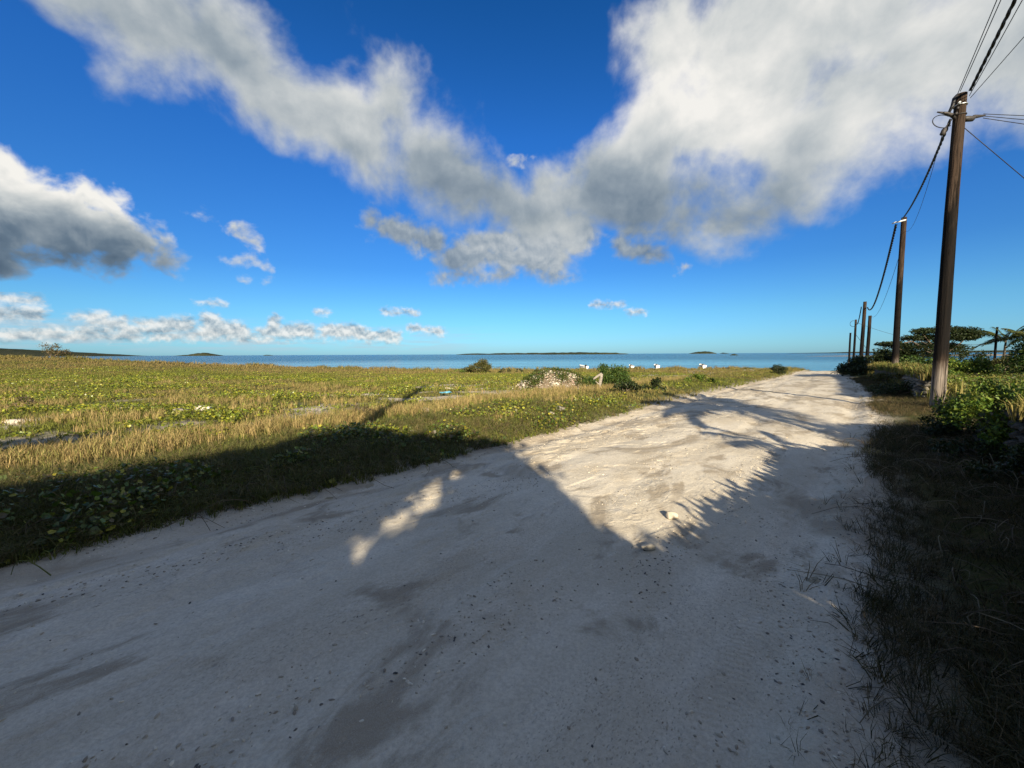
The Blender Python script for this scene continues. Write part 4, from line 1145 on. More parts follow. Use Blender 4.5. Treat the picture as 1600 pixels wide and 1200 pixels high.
# ------------------------------------------------------------------ low shed beyond the right field
def shed():
    y = 38.0; x = x_at(1542, y); gz = float(land_h(x, y))
    root = empty('shed', (x, y, gz), 'low dark shed with two pale posts beyond the right field', 'shed')
    M_THATCH = mat_simple('old_thatch', (0.040, 0.034, 0.028), (0.085, 0.072, 0.056), 14, 0.95, 0.05, 0.9, 0.03)
    M_POST = mat_simple('pale_post', (0.30, 0.26, 0.21), (0.42, 0.37, 0.30), 9, 0.9, 0.1, 0.5, 0.01)
    V, F = box_np(-0.95, 0.95, -0.5, 0.9, 0, 0.72); link('wall', mesh_np('wall', V, F, M_STONE2), root)
    n = 9; T = np.linspace(-1, 1, n); S = np.linspace(-1, 1, 7)
    A, B_ = np.meshgrid(T, S, indexing='ij')
    rng = np.random.default_rng(5)
    Vt = np.stack([A * 1.15, B_ * 0.95 + 0.2, 1.12 - 0.30 * A ** 2 - 0.22 * B_ ** 2 + 0.05 * rng.random(A.shape)], -1).reshape(-1, 3)
    idx = np.arange(n * 7).reshape(n, 7)
    Fq = np.stack([idx[:-1, :-1], idx[1:, :-1], idx[1:, 1:], idx[:-1, 1:]], -1).reshape(-1, 4)
    Vb = Vt - (0, 0, 0.14); Fq2 = Fq[:, ::-1] + len(Vt)
    rim = np.concatenate([idx[:, 0], idx[-1, 1:], idx[-2::-1, -1], idx[0, -2:0:-1]]); nx = np.roll(rim, -1)
    Fr = np.stack([rim, rim + len(Vt), nx + len(Vt), nx], -1)
    link('thatch_roof', mesh_np('thatch_roof', np.concatenate([Vt, Vb]), np.concatenate([Fq, Fq2, Fr]), M_THATCH), root)
    for sx in (-1.08, 1.02):
        V, F = tube_np([(sx, -0.75, -0.1), (sx + 0.02, -0.74, 0.5), (sx, -0.75, 0.98)], [0.07, 0.065, 0.06], 8)
        link('post', mesh_np('post', V, F, M_POST, smooth=True), root)
shed()

# ------------------------------------------------------------------ heap of bleached coral and its stump
def rubble_heap():
    rng = np.random.default_rng(55)
    cx, cy = x_at(866, 17.2, 0.3), 17.2
    gz = float(land_h(cx, cy)) - 0.03
    root = empty('rubble_heap', (cx, cy, gz), 'heap of bleached coral rubble at the middle of the field', 'rubble heap')
    def top(a, b):
        r = (a / 1.85) ** 2 + (b / 1.35) ** 2
        return 0.74 * np.clip(1 - r, 0, 1) ** 1.15 * (0.75 + 0.5 * fbm(a * 1.4 + 9, b * 1.4, 3, 66))
    n = 34
    A, B_ = np.meshgrid(np.linspace(-1.9, 1.9, n), np.linspace(-1.4, 1.4, n), indexing='ij')
    Z_ = top(A, B_) - 0.06 + 0.05 * (fbm(A * 5, B_ * 5, 2, 67) - 0.5)
    idx = np.arange(n * n).reshape(n, n)
    Fq = np.stack([idx[:-1, :-1], idx[1:, :-1], idx[1:, 1:], idx[:-1, 1:]], -1).reshape(-1, 4)
    link('mound', mesh_np('mound', np.stack([A, B_, Z_], -1).reshape(-1, 3), Fq, mat_simple('rubble_soil', (0.15, 0.115, 0.075), (0.25, 0.19, 0.13), 5, 0.95, 0.05, 0.9, 0.05), smooth=True), root)
    made = 0
    for i in range(900):
        if made >= 290: break
        a, b = rng.uniform(-2.3, 2.0), rng.uniform(-1.7, 0.5)
        if (a / 1.85) ** 2 + (b / 1.35) ** 2 > rng.choice([0.8, 1.0, 1.1, 1.6]) or fbm(a * 1.8, b * 1.8, 2, 70) > 0.66: continue
        m = M_PALE_STONE if rng.random() < 0.78 else (M_PINK_STONE if rng.random() < 0.6 else M_STONE)
        made += 1
        o = link('coral_piece', rock_mesh(int(rng.integers(0, 8)), m), root, (a, b, float(top(a, b)) + (0.0 if (a / 1.85) ** 2 + (b / 1.35) ** 2 < 1 else float(land_h(cx + a, cy + b)) - gz)))
        s = 0.030 + 0.065 * rng.random() ** 2; o.scale = (s * rng.uniform(0.9, 2.4), s * rng.uniform(0.6, 1.1), s * rng.uniform(0.25, 0.7)); o.rotation_euler = tuple(rng.uniform(-0.9, 0.9, 3) + (0, 0, rng.uniform(0, 6)))
    m_ = 900                                                    # crumbs too small to pick apart
    a = rng.uniform(-2.3, 2.1, m_); b = rng.uniform(-1.8, 0.6, m_); r_ = (a / 1.85) ** 2 + (b / 1.35) ** 2
    k_ = r_ < rng.choice([0.7, 1.0, 1.5], m_); a, b, r_ = a[k_], b[k_], r_[k_]; m_ = len(a)
    zz = np.where(r_ < 1, top(a, b), land_h(cx + a, cy + b) - gz)
    V, F, _ = scatter(ROCKS[2][0], ROCKS[2][1], np.stack([a, b, zz], -1), rot_z_tilt(rng.random(m_) * 6.28, rng.normal(0, 0.6, m_)), rng.uniform(0.012, 0.035, m_)[:, None] * np.array([[1.5, 1.0, 0.6]]))
    link('crumbs', mesh_np('crumbs', V, F, M_PALE_STONE), root)['kind'] = 'stuff'
    # weeds creeping over the heap
    pts = []
    for a, b, r in ((-0.2, 0.2, 0.6), (0.9, 0.25, 0.55), (-0.6, -0.35, 0.36), (0.3, 0.0, 0.5), (-1.1, -0.2, 0.35), (1.2, -0.3, 0.35), (0.3, -0.7, 0.3), (-0.9, -0.75, 0.3), (1.1, -0.8, 0.35)):
        q = rng.normal(0, 0.5, (330, 2)) * r + (a, b)
        pts.append(np.stack([q[:, 0], q[:, 1], np.maximum(top(q[:, 0], q[:, 1]), 0) + rng.uniform(0.0, 0.16, 330)], -1))
    V, F, C = leaves(rng, np.concatenate(pts), 0.075, GREENS['mid'] + GREENS['olive'])
    o = link('weeds', mesh_np('weeds', V, F, M_LEAF, C), root); o['kind'] = 'stuff'
rubble_heap()
def stump():
    rng = np.random.default_rng(56)
    x, y = x_at(935, 16.9, 0.4), 16.9; gz = float(land_h(x, y))
    m = mat_simple('bleached_driftwood', (0.19, 0.165, 0.135), (0.34, 0.295, 0.24), 8, 0.9, 0.1, 0.9, 0.02, stretch=(1, 1, 4))
    root = empty('stump', (x, y, gz), 'bleached forked stump leaning against the fresh green bush', 'stump')
    V, F = limb((-0.24, 0, 0.36), (0.16, 0.05, 0.62), 0.045, 0.062, rng, 0.04); link('branch', mesh_np('branch', V, F, m, smooth=True), root)
    V, F = limb((0.02, 0.0, -0.05), (0.15, 0.04, 0.62), 0.085, 0.065, rng, 0.04); link('trunk', mesh_np('trunk', V, F, m, smooth=True), root)
    V, F = limb((0.03, -0.05, 0.15), (-0.24, -0.1, 0.38), 0.04, 0.02, rng, 0.05); link('branch', mesh_np('branch', V, F, m, smooth=True), root)
stump()

# ------------------------------------------------------------------ boats drawn up and moored at the shore
M_HULL = mat_simple('white_boat_paint', (0.66, 0.66, 0.63), (0.78, 0.78, 0.75), 3, 0.45, 0.4, 0.2, 0.01)
M_DARK_HULL = mat_simple('tarred_boat_wood', (0.020, 0.018, 0.018), (0.045, 0.036, 0.032), 5, 0.7, 0.3, 0.4, 0.01)
M_BOAT_IN = mat_simple('boat_inside', (0.28, 0.25, 0.20), (0.38, 0.34, 0.28), 4, 0.8, 0.2, 0.3, 0.01)
def boat(label, u, y, yaw, L, Wd, Hh, hull_mat, motor=True, z=None, cabin=False):
    x = x_at(u, y, SEA_Z)
    gz = max(float(land_h(x, y)), SEA_Z) - 0.12 if z is None else z
    root = empty('boat', (x, y, gz), label, 'boat', 'boats at the shore')
    root.rotation_euler = (0, 0, yaw)
    n = 13; t = np.linspace(0, 1, n)                       # stern -> bow
    half = Wd / 2 * np.interp(t, [0, 0.25, 0.6, 0.85, 1.0], [0.86, 1.0, 0.92, 0.5, 0.03])
    sheer = Hh * (0.80 + 0.28 * t ** 2)
    keel = Hh * np.interp(t, [0, 0.8, 1], [0.0, 0.03, 0.45])
    rings = []
    for i in range(n):
        X_ = (t[i] - 0.5) * L
        rings.append([(X_, -half[i], sheer[i]), (X_, -half[i] * 0.86, keel[i] + (sheer[i] - keel[i]) * 0.4), (X_, 0, keel[i]), (X_, half[i] * 0.86, keel[i] + (sheer[i] - keel[i]) * 0.4), (X_, half[i], sheer[i])])
    V = np.array(rings).reshape(-1, 3); idx = np.arange(n * 5).reshape(n, 5)
    Fq = np.stack([idx[:-1, :-1], idx[1:, :-1], idx[1:, 1:], idx[:-1, 1:]], -1).reshape(-1, 4)
    Fq = np.concatenate([Fq, [[idx[0, 0], idx[0, 1], idx[0, 3], idx[0, 4]], [idx[0, 1], idx[0, 2], idx[0, 2], idx[0, 3]]]])
    T = np.concatenate([Fq[:, [0, 1, 2]], Fq[:-1, [0, 2, 3]], Fq[-1:, [0, 1, 3]]])
    link('hull', mesh_np('hull', V, T, hull_mat, smooth=False), root)
    dk = np.concatenate([np.stack([(t - 0.5) * L, -half * 0.93, sheer * 0.80], -1), np.stack([(t - 0.5) * L, half * 0.93, sheer * 0.80], -1)])
    T = np.concatenate([[[i, i + 1, n + i + 1], [i, n + i + 1, n + i]] for i in range(n - 1)])
    link('deck', mesh_np('deck', dk, T, M_BOAT_IN), root)
    for s in (-1, 1):
        P = np.stack([(t - 0.5) * L, s * half, sheer], -1); Vv, Ff = tube_np(P, 0.03, 6); link('gunwale', mesh_np('gunwale', Vv, Ff, hull_mat, smooth=True), root)
    for k in (0.3, 0.55):
        i = int(k * n); Vv, Ff = box_np((t[i] - 0.5) * L - 0.1, (t[i] - 0.5) * L + 0.1, -half[i] * 0.95, half[i] * 0.95, sheer[i] * 0.86, sheer[i] * 0.93); link('thwart', mesh_np('thwart', Vv, Ff, M_BOAT_IN), root)
    if cabin:
        Vv, Ff = box_np(-0.1 * L, 0.16 * L, -Wd * 0.3, Wd * 0.3, Hh * 0.8, Hh * 1.5); Vv[Vv[:, 2] > Hh, 0] *= 0.85; link('cabin', mesh_np('cabin', Vv, Ff, hull_mat), root)
    if motor:
        Vv, Ff = box_np(-0.5 * L - 0.30, -0.5 * L + 0.02, 0.22, 0.40, Hh * 0.80, Hh * 0.80 + 0.26); Vv[Vv[:, 2] > Hh, :2] *= (1.0, 0.75)
        o = link('outboard_motor', mesh_np('outboard_motor', Vv, Ff, M_DARK_IRON), root)
        Vv, Ff = box_np(-0.5 * L - 0.2, -0.5 * L - 0.08, 0.25, 0.35, -0.2, Hh * 0.75); link('motor_leg', mesh_np('motor_leg', Vv, Ff, M_DARK_IRON), o)
    return root
boat('white boat half hidden behind the rubble heap and the green bush', 911, 64.5, math.radians(112), 2.2, 0.85, 0.72, M_HULL, z=-1.02)
boat('smallest white boat with a dark motor just right of the green bush', 986, 65.0, math.radians(84), 2.0, 0.70, 0.74, M_HULL, z=-1.05)
boat('middle white boat showing its side between two other white boats', 1025.5, 65.0, math.radians(80), 2.1, 0.85, 0.78, M_HULL, z=-1.02)
boat('rightmost white boat, widest of the three in a row', 1097, 65.0, math.radians(78), 2.3, 0.95, 0.78, M_HULL, z=-1.02)
boat('long dark tarred boat lying low right of the white boats', 1131, 62.5, math.radians(4), 2.9, 0.8, 0.62, M_DARK_HULL, motor=False, z=-1.32)
boat('tiny white boat alone on the water far to the left', 254, 92.0, math.radians(80), 2.6, 1.0, 0.9, M_HULL, z=SEA_Z - 0.15)

# ------------------------------------------------------------------ single stones and litter
def stone(label, u, y, s, sq, yaw, k, mat, sink=0.25, name='stone', x=None):
    x = x_at(u, y, 0.05) if x is None else x
    V, F = rock_np(300 + k, 3, 0.06, (1, 1, 1), 0.62)
    V = V * np.array(sq) * s
    o = link(name, mesh_np(name, V, F, mat, smooth=True))
    o.location = (x, y, ground(x, y) + s * sq[2] * (1 - sink)); o.rotation_euler = (0.1, 0.15, yaw)
    return tag(o, label, 'stone')
M_ROAD_STONE = mat_simple('road_stone', (0.40, 0.35, 0.27), (0.52, 0.46, 0.36), 9, 0.9, 0.1, 0.5, 0.01)
stone('smooth pale oblong stone on the road at the sharp shadow edge, the farther of two', 1049, 3.62, 0.066, (1.25, 0.75, 0.6), 0.5, 1, M_ROAD_STONE)
stone('pale wedge-shaped stone on the road, the nearer of two at the shadow edge', 1012, 3.03, 0.055, (1.35, 0.65, 0.6), 0.35, 2, M_ROAD_STONE)
stone('flat white slab lying in the grass at the far left', 32, 8.2, 0.20, (1.5, 0.7, 0.35), 0.4, 3, M_PALE_STONE)
stone('broken pale coral slab on the bare patch in the field', 318, 9.9, 0.17, (1.6, 0.7, 0.45), 0.2, 4, M_PALE_STONE)
stone('flat grey coral slab near the bare patch, beside the broken pale one', 288, 9.7, 0.16, (1.4, 0.8, 0.3), 1.0, 5, M_STONE)
stone('low grey stone on the bare strip at the middle of the field', 668, 9.6, 0.15, (1.3, 0.8, 0.4), 0.2, 6, M_STONE)
stone('small white stone beside the left edge of the road in shade', 76, 3.25, 0.045, (1.2, 0.8, 0.7), 0.2, 7, M_PALE_STONE)
stone('small white stone in the shaded grass beside the creeper clump', 646, 7.0, 0.05, (1.2, 0.8, 0.6), 0.2, 8, M_PALE_STONE)
stone('pale flat stone in the grass above the blue litter', 703, 16.3, 0.16, (1.8, 0.6, 0.3), 0.0, 9, M_PALE_STONE)
stone('grey stone at the grass corner where the field meets the road', 876, 9.9, 0.13, (1.2, 0.9, 0.5), 0.6, 10, M_STONE)
stone('pale stone low in the grass left of the grey corner stone', 862, 9.4, 0.11, (1.3, 0.9, 0.5), 1.6, 11, M_PALE_STONE)
stone('white stone among the grass near the left field edge', 198, 10.2, 0.11, (1.5, 0.8, 0.4), 0.3, 12, M_PALE_STONE)
def litter():
    rng = np.random.default_rng(12)
    x, y = x_at(696, 13.4, 0.1), 13.4
    m = mat_simple('blue_plastic', (0.10, 0.34, 0.46), (0.20, 0.48, 0.58), 6, 0.45, 0.4, 0.3, 0.01)
    n = 9; A, B_ = np.meshgrid(np.linspace(-0.20, 0.20, n), np.linspace(-0.14, 0.14, n), indexing='ij')
    Zt = 0.09 * fbm(A * 9 + 4, B_ * 9, 3, 90) + 0.10
    Vt = np.stack([A + rng.normal(0, 0.012, A.shape), B_ + rng.normal(0, 0.012, A.shape), Zt], -1).reshape(-1, 3); Vb = Vt - (0, 0, 0.012)
    idx = np.arange(n * n).reshape(n, n); Fq = np.stack([idx[:-1, :-1], idx[1:, :-1], idx[1:, 1:], idx[:-1, 1:]], -1).reshape(-1, 4)
    o = link('plastic_sheet', mesh_np('plastic_sheet', np.concatenate([Vt, Vb]), np.concatenate([Fq, Fq[:, ::-1] + len(Vt)]), m))
    o.location = (x, y, float(land_h(x, y)))
    tag(o, 'crumpled scrap of light blue plastic among the creepers', 'litter')
litter()

# ------------------------------------------------------------------ ground cover of the field and verges
def blade_tuft(nb, seed, spread=0.5, wid=0.045, bend=0.45):
    r = np.random.default_rng(seed)
    V, F = [], []
    for i in range(nb):
        a = 2 * np.pi * i / nb + r.uniform(-0.5, 0.5); L = r.uniform(0.55, 1.0)
        d = np.array([math.cos(a), math.sin(a), 0]); s = np.array([-d[1], d[0], 0]) * wid
        b0 = d * r.uniform(0.02, 0.16); out = spread * r.uniform(0.3, 1.0); bn = bend * r.uniform(0.4, 1.2)
        m = b0 + d * out * 0.38 * L + np.array([0, 0, 0.62 * L]); t = b0 + d * (out + bn * 0.5) * L + np.array([0, 0, L * (1 - 0.35 * bn)])
        o = len(V)
        V += [b0 - s, b0 + s, m + s * 0.8, m - s * 0.8, t]
        F += [[o, o + 1, o + 2], [o, o + 2, o + 3], [o + 3, o + 2, o + 4]]
    return np.array(V), np.array(F)
TUFTS = [blade_tuft(7, 200 + i, 0.6, 0.030, 0.6) for i in range(4)]
FINE = [blade_tuft(9, 250 + i, 0.9, 0.013, 0.8) for i in range(5)]
TALL = [blade_tuft(7, 300 + i, 0.30, 0.013, 0.40) for i in range(4)]

def sample_field(rng, n, y0, y1, power, x_lo, x_hi):
    """points ahead of the viewer, denser near by; x_lo, x_hi are functions of distance"""
    t = rng.random(n)
    y = (y0 ** power + t * (y1 ** power - y0 ** power)) ** (1 / power)
    lo, hi = x_lo(y), x_hi(y)
    return lo + rng.random(n) * (hi - lo), y

def tufts(rng, x, y, size, cols, temps, tilt=0.18):
    z = land_h(x, y)
    parts = []
    k = rng.integers(0, len(temps), len(x))
    for i, (TV, TF) in enumerate(temps):
        s = k == i
        n = int(s.sum())
        if n == 0: continue
        M = rot_z_tilt(rng.random(n) * 6.283, rng.normal(0, tilt, n))
        parts.append(scatter(TV, TF, np.stack([x[s], y[s], z[s] - 0.015], -1), M, size[s], cols[s]))
    return join_np(parts)

def lerp_cols(a, b, t):
    t = np.clip(t, 0, 1)[:, None]
    return np.asarray(a) * (1 - t) + np.asarray(b) * t
def pick_cols(rng, pal, n):
    pal = np.asarray(pal); return pal[rng.integers(0, len(pal), n)] * rng.uniform(0.7, 1.3, (n, 1))
def pl_of(x, y): return (road_l(y) - x) * 0.71 + 0.3 * (fbm(x * 0.9, y * 0.9, 3, 21) - 0.5) * 2
def pr_of(x, y): return (x - road_r(y)) * 0.71 + 0.2 * (fbm(x * 0.9, y * 0.9, 3, 21) - 0.5) * 2

rng = np.random.default_rng(900)
# short olive grass over the whole field
x, y = sample_field(rng, 66000, 2.6, 58, 0.75, lambda y: -1.42 * y - 2.5, lambda y: road_l(y) + 0.2)
pl = pl_of(x, y); bare = bare_at(x, y)
keep = (rng.random(len(x)) < sstep(-0.30, 0.25, pl)) & (rng.random(len(x)) > 0.9 * bare * sstep(0.2, 0.8, np.abs(pl)))
x, y, pl = x[keep], y[keep], pl[keep]
patch = fbm(x * 0.22, y * 0.3, 3, 140); brown = sstep(0.42, 0.62, patch) * 0.7 + 0.6 * sstep(32, 50, y)
cols = lerp_cols((0.135, 0.150, 0.028), (0.215, 0.165, 0.065), brown + rng.normal(0, 0.2, len(x))) * rng.uniform(0.65, 1.35, (len(x), 1))
size = rng.uniform(0.06, 0.13, len(x)) * (1 + 0.035 * y) * (0.75 + 0.6 * fbm(x * 0.5, y * 0.5, 2, 141)) * (1 + 1.1 * sstep(46, 54, y) * sstep(0.45, 0.7, fbm(x * 0.45, y * 0.45, 3, 142)))
V, F, C = tufts(rng, x, y, size, cols, TUFTS)
tag(link('grass', mesh_np('grass', V, F, M_GRASS, C)), 'short olive and brown grass over the field left of the road', 'grass', kind='stuff')

# the band of tall straw-coloured grass
x, y = sample_field(rng, 64000, 4.5, 26, 0.8, lambda y: -1.42 * y - 2.5, lambda y: road_l(y) - 0.5)
pl = pl_of(x, y)
w_ = 0.9 * (fbm(x * 0.5, y * 0.5, 3, 150) - 0.5)
dens = sstep(0.9, 0.25, np.abs(pl + w_ - 3.7)) + 0.22 * sstep(0.60, 0.72, fbm(x * 0.35, y * 0.5, 3, 151)) * sstep(6, 9, pl) + 0.30 * sstep(0.55, 0.7, fbm(x * 0.6, y * 0.6, 3, 152)) * sstep(0.8, 1.5, pl)
keep = rng.random(len(x)) < dens
x, y = x[keep], y[keep]
cols = pick_cols(rng, [(0.30, 0.22, 0.095), (0.34, 0.255, 0.115), (0.24, 0.195, 0.075), (0.20, 0.19, 0.06), (0.27, 0.195, 0.085)], len(x))
V, F, C = tufts(rng, x, y, rng.uniform(0.16, 0.36, len(x)), cols, TALL)
tag(link('dry_grass', mesh_np('dry_grass', V, F, M_GRASS, C)), 'tall straw-coloured dry grass in a band through the field', 'grass', kind='stuff')

# dull tangled grass between the creeper and the road, in the shade of the trees
x, y = sample_field(rng, 30000, 2.2, 11, 0.8, lambda y: -1.42 * y - 2.5, lambda y: road_l(y) + 0.1)
pl = pl_of(x, y)
keep = rng.random(len(x)) < sstep(-0.25, 0.2, pl) * sstep(3.2, 2.2, pl); x, y = x[keep], y[keep]
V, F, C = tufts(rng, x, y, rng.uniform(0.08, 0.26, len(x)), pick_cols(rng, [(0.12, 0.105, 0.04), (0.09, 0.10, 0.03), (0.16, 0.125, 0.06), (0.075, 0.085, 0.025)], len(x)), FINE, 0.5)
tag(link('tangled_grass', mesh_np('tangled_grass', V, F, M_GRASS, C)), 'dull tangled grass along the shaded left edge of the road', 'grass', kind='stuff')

# creeper: round fleshy leaves, dark and large by the road, yellow-green in patches beyond the straw band
def creeper(rng, x, y, size, hmax, pal):
    z = land_h(x, y)
    pos = np.stack([x, y, z + rng.uniform(0.01, 1.0, len(x)) * hmax], -1)
    n = len(x)
    yaw = rng.random(n) * 6.283
    M = rot_z_tilt(yaw, rng.uniform(-0.2, 1.15, n), rng.normal(0, 0.45, n))
    return scatter(ROUND_V, ROUND_F, pos, M, size * rng.uniform(0.65, 1.3, n), pick_cols(rng, pal, n))
parts = []
x, y = sample_field(rng, 90000, 2.2, 11.5, 0.9, lambda y: -1.42 * y - 2.5, lambda y: road_l(y) + 0.1)
pl = pl_of(x, y); pn = fbm(x * 0.75, y * 0.75, 3, 160)
dens = sstep(-0.22, 0.12, pl) * sstep(2.9, 1.9, pl + 1.2 * (pn - 0.5)) * sstep(0.42, 0.58, pn + 0.10 * sstep(-4.2, -2.4, x) - 0.06) * (0.16 + 0.84 * sstep(-4.6, -2.8, x))
mound = np.exp(-(((x - x_at(705, 6.75)) / 0.5) ** 2 + ((y - 6.75) / 0.5) ** 2))
dens = np.maximum(dens, sstep(0.3, 0.6, mound))
keep = rng.random(len(x)) < dens * 0.8
x, y, pn, mound = x[keep], y[keep], pn[keep], mound[keep]
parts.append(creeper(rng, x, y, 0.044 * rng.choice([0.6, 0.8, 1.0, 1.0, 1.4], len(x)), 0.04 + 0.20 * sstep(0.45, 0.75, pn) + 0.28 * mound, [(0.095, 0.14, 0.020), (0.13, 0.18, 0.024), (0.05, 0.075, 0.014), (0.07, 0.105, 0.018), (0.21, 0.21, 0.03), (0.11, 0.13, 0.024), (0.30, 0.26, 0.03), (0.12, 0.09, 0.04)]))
x, y = sample_field(rng, 250000, 6.5, 46, 0.7, lambda y: -1.42 * y - 2.5, lambda y: road_l(y) - 0.5)
pl = pl_of(x, y); pn = fbm(x * 0.42, y * 0.62, 4, 161); p2 = fbm(x * 0.12, y * 0.16, 2, 162)
dens = sstep(5.0, 6.0, pl) * sstep(0.47, 0.60, pn + 0.35 * (p2 - 0.5)) + 0.8 * sstep(0.5, 1.0, pl) * sstep(0.60, 0.68, fbm(x * 0.9, y * 0.9, 3, 163))
dens = dens * (1 - 0.75 * sstep(24, 42, y))
keep = rng.random(len(x)) < dens * 0.75
x, y, pn = x[keep], y[keep], pn[keep]
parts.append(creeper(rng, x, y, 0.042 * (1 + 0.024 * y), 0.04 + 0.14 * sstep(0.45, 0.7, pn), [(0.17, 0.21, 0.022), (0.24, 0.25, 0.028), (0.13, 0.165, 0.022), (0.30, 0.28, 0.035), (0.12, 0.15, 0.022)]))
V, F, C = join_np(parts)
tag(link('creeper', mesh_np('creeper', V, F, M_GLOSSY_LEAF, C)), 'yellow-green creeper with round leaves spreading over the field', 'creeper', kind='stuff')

# right verge: dry grass in shade, spilling over the road edge
x, y = sample_field(rng, 62000, 0.9, 28, 0.62, lambda y: road_r(y) - 0.6, lambda y: np.minimum(1.45 * y + 3.5, road_r(y) + 4.2))
pr = pr_of(x, y)
gap = np.exp(-((y - 9.2) / 1.3) ** 2) * (pr < 2.2)                 # worn entrance between the walls
keep = (rng.random(len(x)) < (0.03 * sstep(-0.42, -0.2, pr) + 0.97 * sstep(-0.08, 0.18, pr)) * (1 - 0.85 * gap) * (0.35 + 0.65 * sstep(0.34, 0.52, fbm(x * 1.6, y * 1.6, 3, 190))))
x, y = x[keep], y[keep]
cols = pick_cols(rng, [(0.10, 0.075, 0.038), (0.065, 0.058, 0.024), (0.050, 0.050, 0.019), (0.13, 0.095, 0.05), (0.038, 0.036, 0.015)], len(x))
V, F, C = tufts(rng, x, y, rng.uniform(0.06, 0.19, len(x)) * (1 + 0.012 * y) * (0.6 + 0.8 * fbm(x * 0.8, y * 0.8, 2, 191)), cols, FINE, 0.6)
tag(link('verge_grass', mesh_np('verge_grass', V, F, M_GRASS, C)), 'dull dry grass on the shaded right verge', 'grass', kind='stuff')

# weeds of the field behind the walls
x, y = sample_field(rng, 46000, 5.0, 50, 0.7, lambda y: road_r(y) + 2.9, lambda y: 1.45 * y + 4)
keep = rng.random(len(x)) < 0.35 + 0.65 * sstep(0.35, 0.6, fbm(x * 0.5, y * 0.5, 3, 170))
x, y = x[keep], y[keep]
g = fbm(x * 0.25, y * 0.35, 3, 171)
cols = lerp_cols((0.12, 0.19, 0.026), (0.26, 0.225, 0.055), sstep(0.40, 0.62, g) + rng.normal(0, 0.15, len(x))) * rng.uniform(0.65, 1.35, (len(x), 1))
V, F, C = tufts(rng, x, y, rng.uniform(0.20, 0.50, len(x)) * (0.8 + 0.5 * g), cols, TUFTS, 0.3)
x, y = sample_field(rng, 60000, 5.0, 36, 0.8, lambda y: road_r(y) + 2.9, lambda y: 1.45 * y + 4)
keep = rng.random(len(x)) < 0.15 + 0.85 * sstep(0.42, 0.62, fbm(x * 0.6, y * 0.6, 3, 172)); x, y = x[keep], y[keep]
pos = np.stack([x, y, land_h(x, y) + rng.uniform(0.05, 0.5, len(x))], -1)
q = leaves(rng, pos, 0.085, GREENS['bright'] + GREENS['olive'])
V, F, C = join_np([(V, F, C), q])
tag(link('weeds', mesh_np('weeds', V, F, M_LEAF, C)), 'sunlit green weeds filling the field behind the stone walls', 'weeds', kind='stuff')

# wispy grass growing along the top and foot of the walls
wy = np.concatenate([rng.uniform(3.6, 6.4, 420), rng.uniform(12.0, 29, 3400)])
bunch = fbm(wy * 2.3, wy * 0, 2, 180)
keep = (bunch > 0.40) | ((wy > 11) & (rng.random(len(wy)) < 0.6)); wy = wy[keep]; bunch = bunch[keep]
n = len(wy)
wx = wall_x(wy) + rng.normal(0, 0.16, n)
top = np.where(rng.random(n) < 0.75, 0.62, 0.0)
pos = np.stack([wx, wy + rng.normal(0, 0.08, n), land_h(wx, wy) + top], -1)
size = np.where(wy > 11, rng.uniform(0.26, 0.52, n) * (0.75 + 0.5 * bunch), rng.uniform(0.20, 0.42, n) * (0.45 + 1.2 * (bunch - 0.3)))
cols = pick_cols(rng, [(0.15, 0.15, 0.035), (0.22, 0.18, 0.06), (0.10, 0.12, 0.03), (0.26, 0.21, 0.08)], n)
parts = []
k = rng.integers(0, 4, n)
SP_ = [blade_tuft(9, 400 + i, 0.35, 0.022, 0.35) for i in range(4)]
for i in range(4):
    s = k == i
    parts.append(scatter(SP_[i][0], SP_[i][1], pos[s], rot_z_tilt(rng.random(s.sum()) * 6.283, rng.normal(0, 0.2, s.sum())), size[s], cols[s]))
m_ = 5000                                                       # leafy weeds rooted on the far wall
wy2 = rng.uniform(12.3, 29, m_); wx2 = wall_x(wy2) + rng.normal(0, 0.14, m_)
parts.append(leaves(rng, np.stack([wx2, wy2, land_h(wx2, wy2) + 0.6 + rng.random(m_) * (0.30 + 0.18 * vnoise(wy2 * 1.7, wy2 * 0, 8))], -1), 0.085, GREENS['olive'] + GREENS['mid']))
V, F, C = join_np(parts)
tag(link('wall_grass', mesh_np('wall_grass', V, F, M_GRASS, C)), 'wispy grass tufts growing along the stone walls', 'grass', kind='stuff')

# sunlit stalks at the foot of the nearest pole
x0, y0 = P1.location.x, P1.location.y
n = 60
x = x0 + rng.uniform(-0.1, 1.0, n); y = y0 - 0.9 + rng.normal(0, 0.35, n)
V, F, C = tufts(rng, x, y, rng.uniform(0.45, 0.95, n), pick_cols(rng, [(0.24, 0.22, 0.06), (0.30, 0.25, 0.09), (0.17, 0.18, 0.045)], n), [blade_tuft(5, 500 + i, 0.16, 0.02, 0.12) for i in range(3)])
tag(link('tall_grass', mesh_np('tall_grass', V, F, M_GRASS, C)), 'upright sunlit grass stalks at the foot of the nearest pole', 'grass', kind='stuff')
x = x_at(1360, 5.9) + rng.normal(0, 0.07, 26); y = 5.9 + rng.normal(0, 0.07, 26)
V, F, C = tufts(rng, x, y, rng.uniform(0.10, 0.2, 26), pick_cols(rng, [(0.36, 0.28, 0.13), (0.30, 0.23, 0.10)], 26), TALL)
tag(link('grass_tuft', mesh_np('grass_tuft', V, F, M_GRASS, C)), 'small pale dry grass tuft on the right verge catching the sun', 'grass tuft')

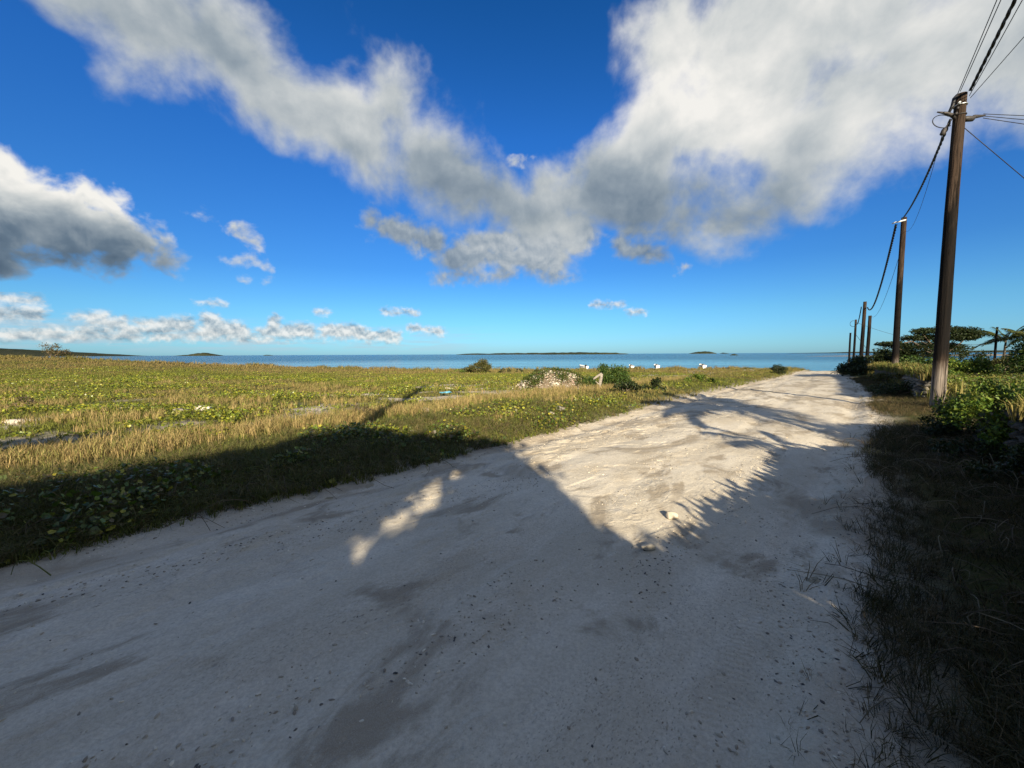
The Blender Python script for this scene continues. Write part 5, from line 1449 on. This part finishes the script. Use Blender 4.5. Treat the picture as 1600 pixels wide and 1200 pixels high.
# dead stems and runners lying in the grass of both verges
def runners(rng, n, xf, y0, y1, cols, rad, name, label):
    parts = []
    for i in range(n):
        y = rng.uniform(y0, y1); x = xf(y) + rng.normal(0, 0.25)
        a = rng.uniform(0, 6.283); L = rng.uniform(0.15, 0.55)
        t = np.linspace(0, 1, 6)
        px = x + np.cos(a + t * rng.normal(0, 1.2)) * L * t; py = y + np.sin(a + t * rng.normal(0, 1.2)) * L * t
        pz = np.maximum(land_h(px, py), road_h(px, py) * (np.abs(px) < 40)) + 0.012 + rng.uniform(0.0, 0.16) * np.sin(np.pi * t)
        V, F = tube_np(np.stack([px, py, pz], -1), np.linspace(rad, rad * 0.5, 6), 4)
        c = np.asarray(cols[int(rng.integers(0, len(cols)))]) * rng.uniform(0.7, 1.3)
        parts.append((V, F, np.tile(c, (len(V), 1))))
    V, F, C = join_np(parts)
    return tag(link(name, mesh_np(name, V, F, M_GRASS, C)), label, 'dead stems', kind='stuff')
runners(rng, 420, lambda y: road_r(y) + 0.45 + rng.random() * 1.6, 1.2, 7.5, [(0.16, 0.12, 0.08), (0.10, 0.075, 0.05), (0.22, 0.18, 0.12)], 0.004, 'dead_stems', 'dead stems and twigs tangled in the shaded right verge')
runners(rng, 260, lambda y: road_l(y) - 0.05 - rng.random() * 1.0, 2.6, 9.0, [(0.14, 0.105, 0.07), (0.09, 0.07, 0.045), (0.12, 0.13, 0.04)], 0.0045, 'creeper_runners', 'creeper runners and roots along the left edge of the road')

# pebbles strewn over the road in drifts along the wheel tracks, and grit at its edges
def pebbles(rng, n, pal, smin, smax, clump, name, label):
    t = rng.random(n); y = (1.0 + t * 2.6) ** 2.0
    fr = rng.random(n)
    x = road_l(y) + (road_r(y) - road_l(y)) * fr
    s_ = x * 0.68 + y * 0.73; p_ = (road_r(y) - x) * 0.71
    d = fbm(s_ * 0.7, p_ * 2.6, 3, 210)
    edge = np.minimum(fr, 1 - fr)
    keep = rng.random(n) < (sstep(clump, clump + 0.10, d) + 0.05 + 0.35 * sstep(0.12, 0.02, edge))
    x, y = x[keep], y[keep]; m = len(x)
    z = np.maximum(road_h(x, y), land_h(x, y))
    s = (smin + (smax - smin) * rng.random(m) ** 2.5)
    sc = np.stack([s * rng.uniform(0.9, 1.7, m), s * rng.uniform(0.6, 1.0, m), s * rng.uniform(0.35, 0.7, m)], -1)
    TV, TF = rock_np(7, 1, 0.9, (1, 1, 1), 0.45)
    V, F, C = scatter(TV, TF, np.stack([x, y, z + s * 0.05], -1), rot_z_tilt(rng.random(m) * 6.283, rng.normal(0, 0.3, m)), sc, pick_cols(rng, pal, m))
    return tag(link(name, mesh_np(name, V, F, M_PEBBLE, C)), label, 'pebbles', kind='stuff')
M_PEBBLE = mat_leaf('pebble', 0.9, 0.1, 0.0)
pebbles(rng, 14000, [(0.15, 0.135, 0.12), (0.24, 0.21, 0.175), (0.10, 0.095, 0.09), (0.30, 0.26, 0.21)], 0.002, 0.013, 0.58, 'pebbles', 'small dark pebbles in drifts over the sandy road')
pebbles(rng, 30000, [(0.46, 0.40, 0.31), (0.55, 0.48, 0.38), (0.36, 0.30, 0.23), (0.62, 0.56, 0.46)], 0.0015, 0.014, 0.50, 'grit', 'pale coral grit strewn over the sandy road')
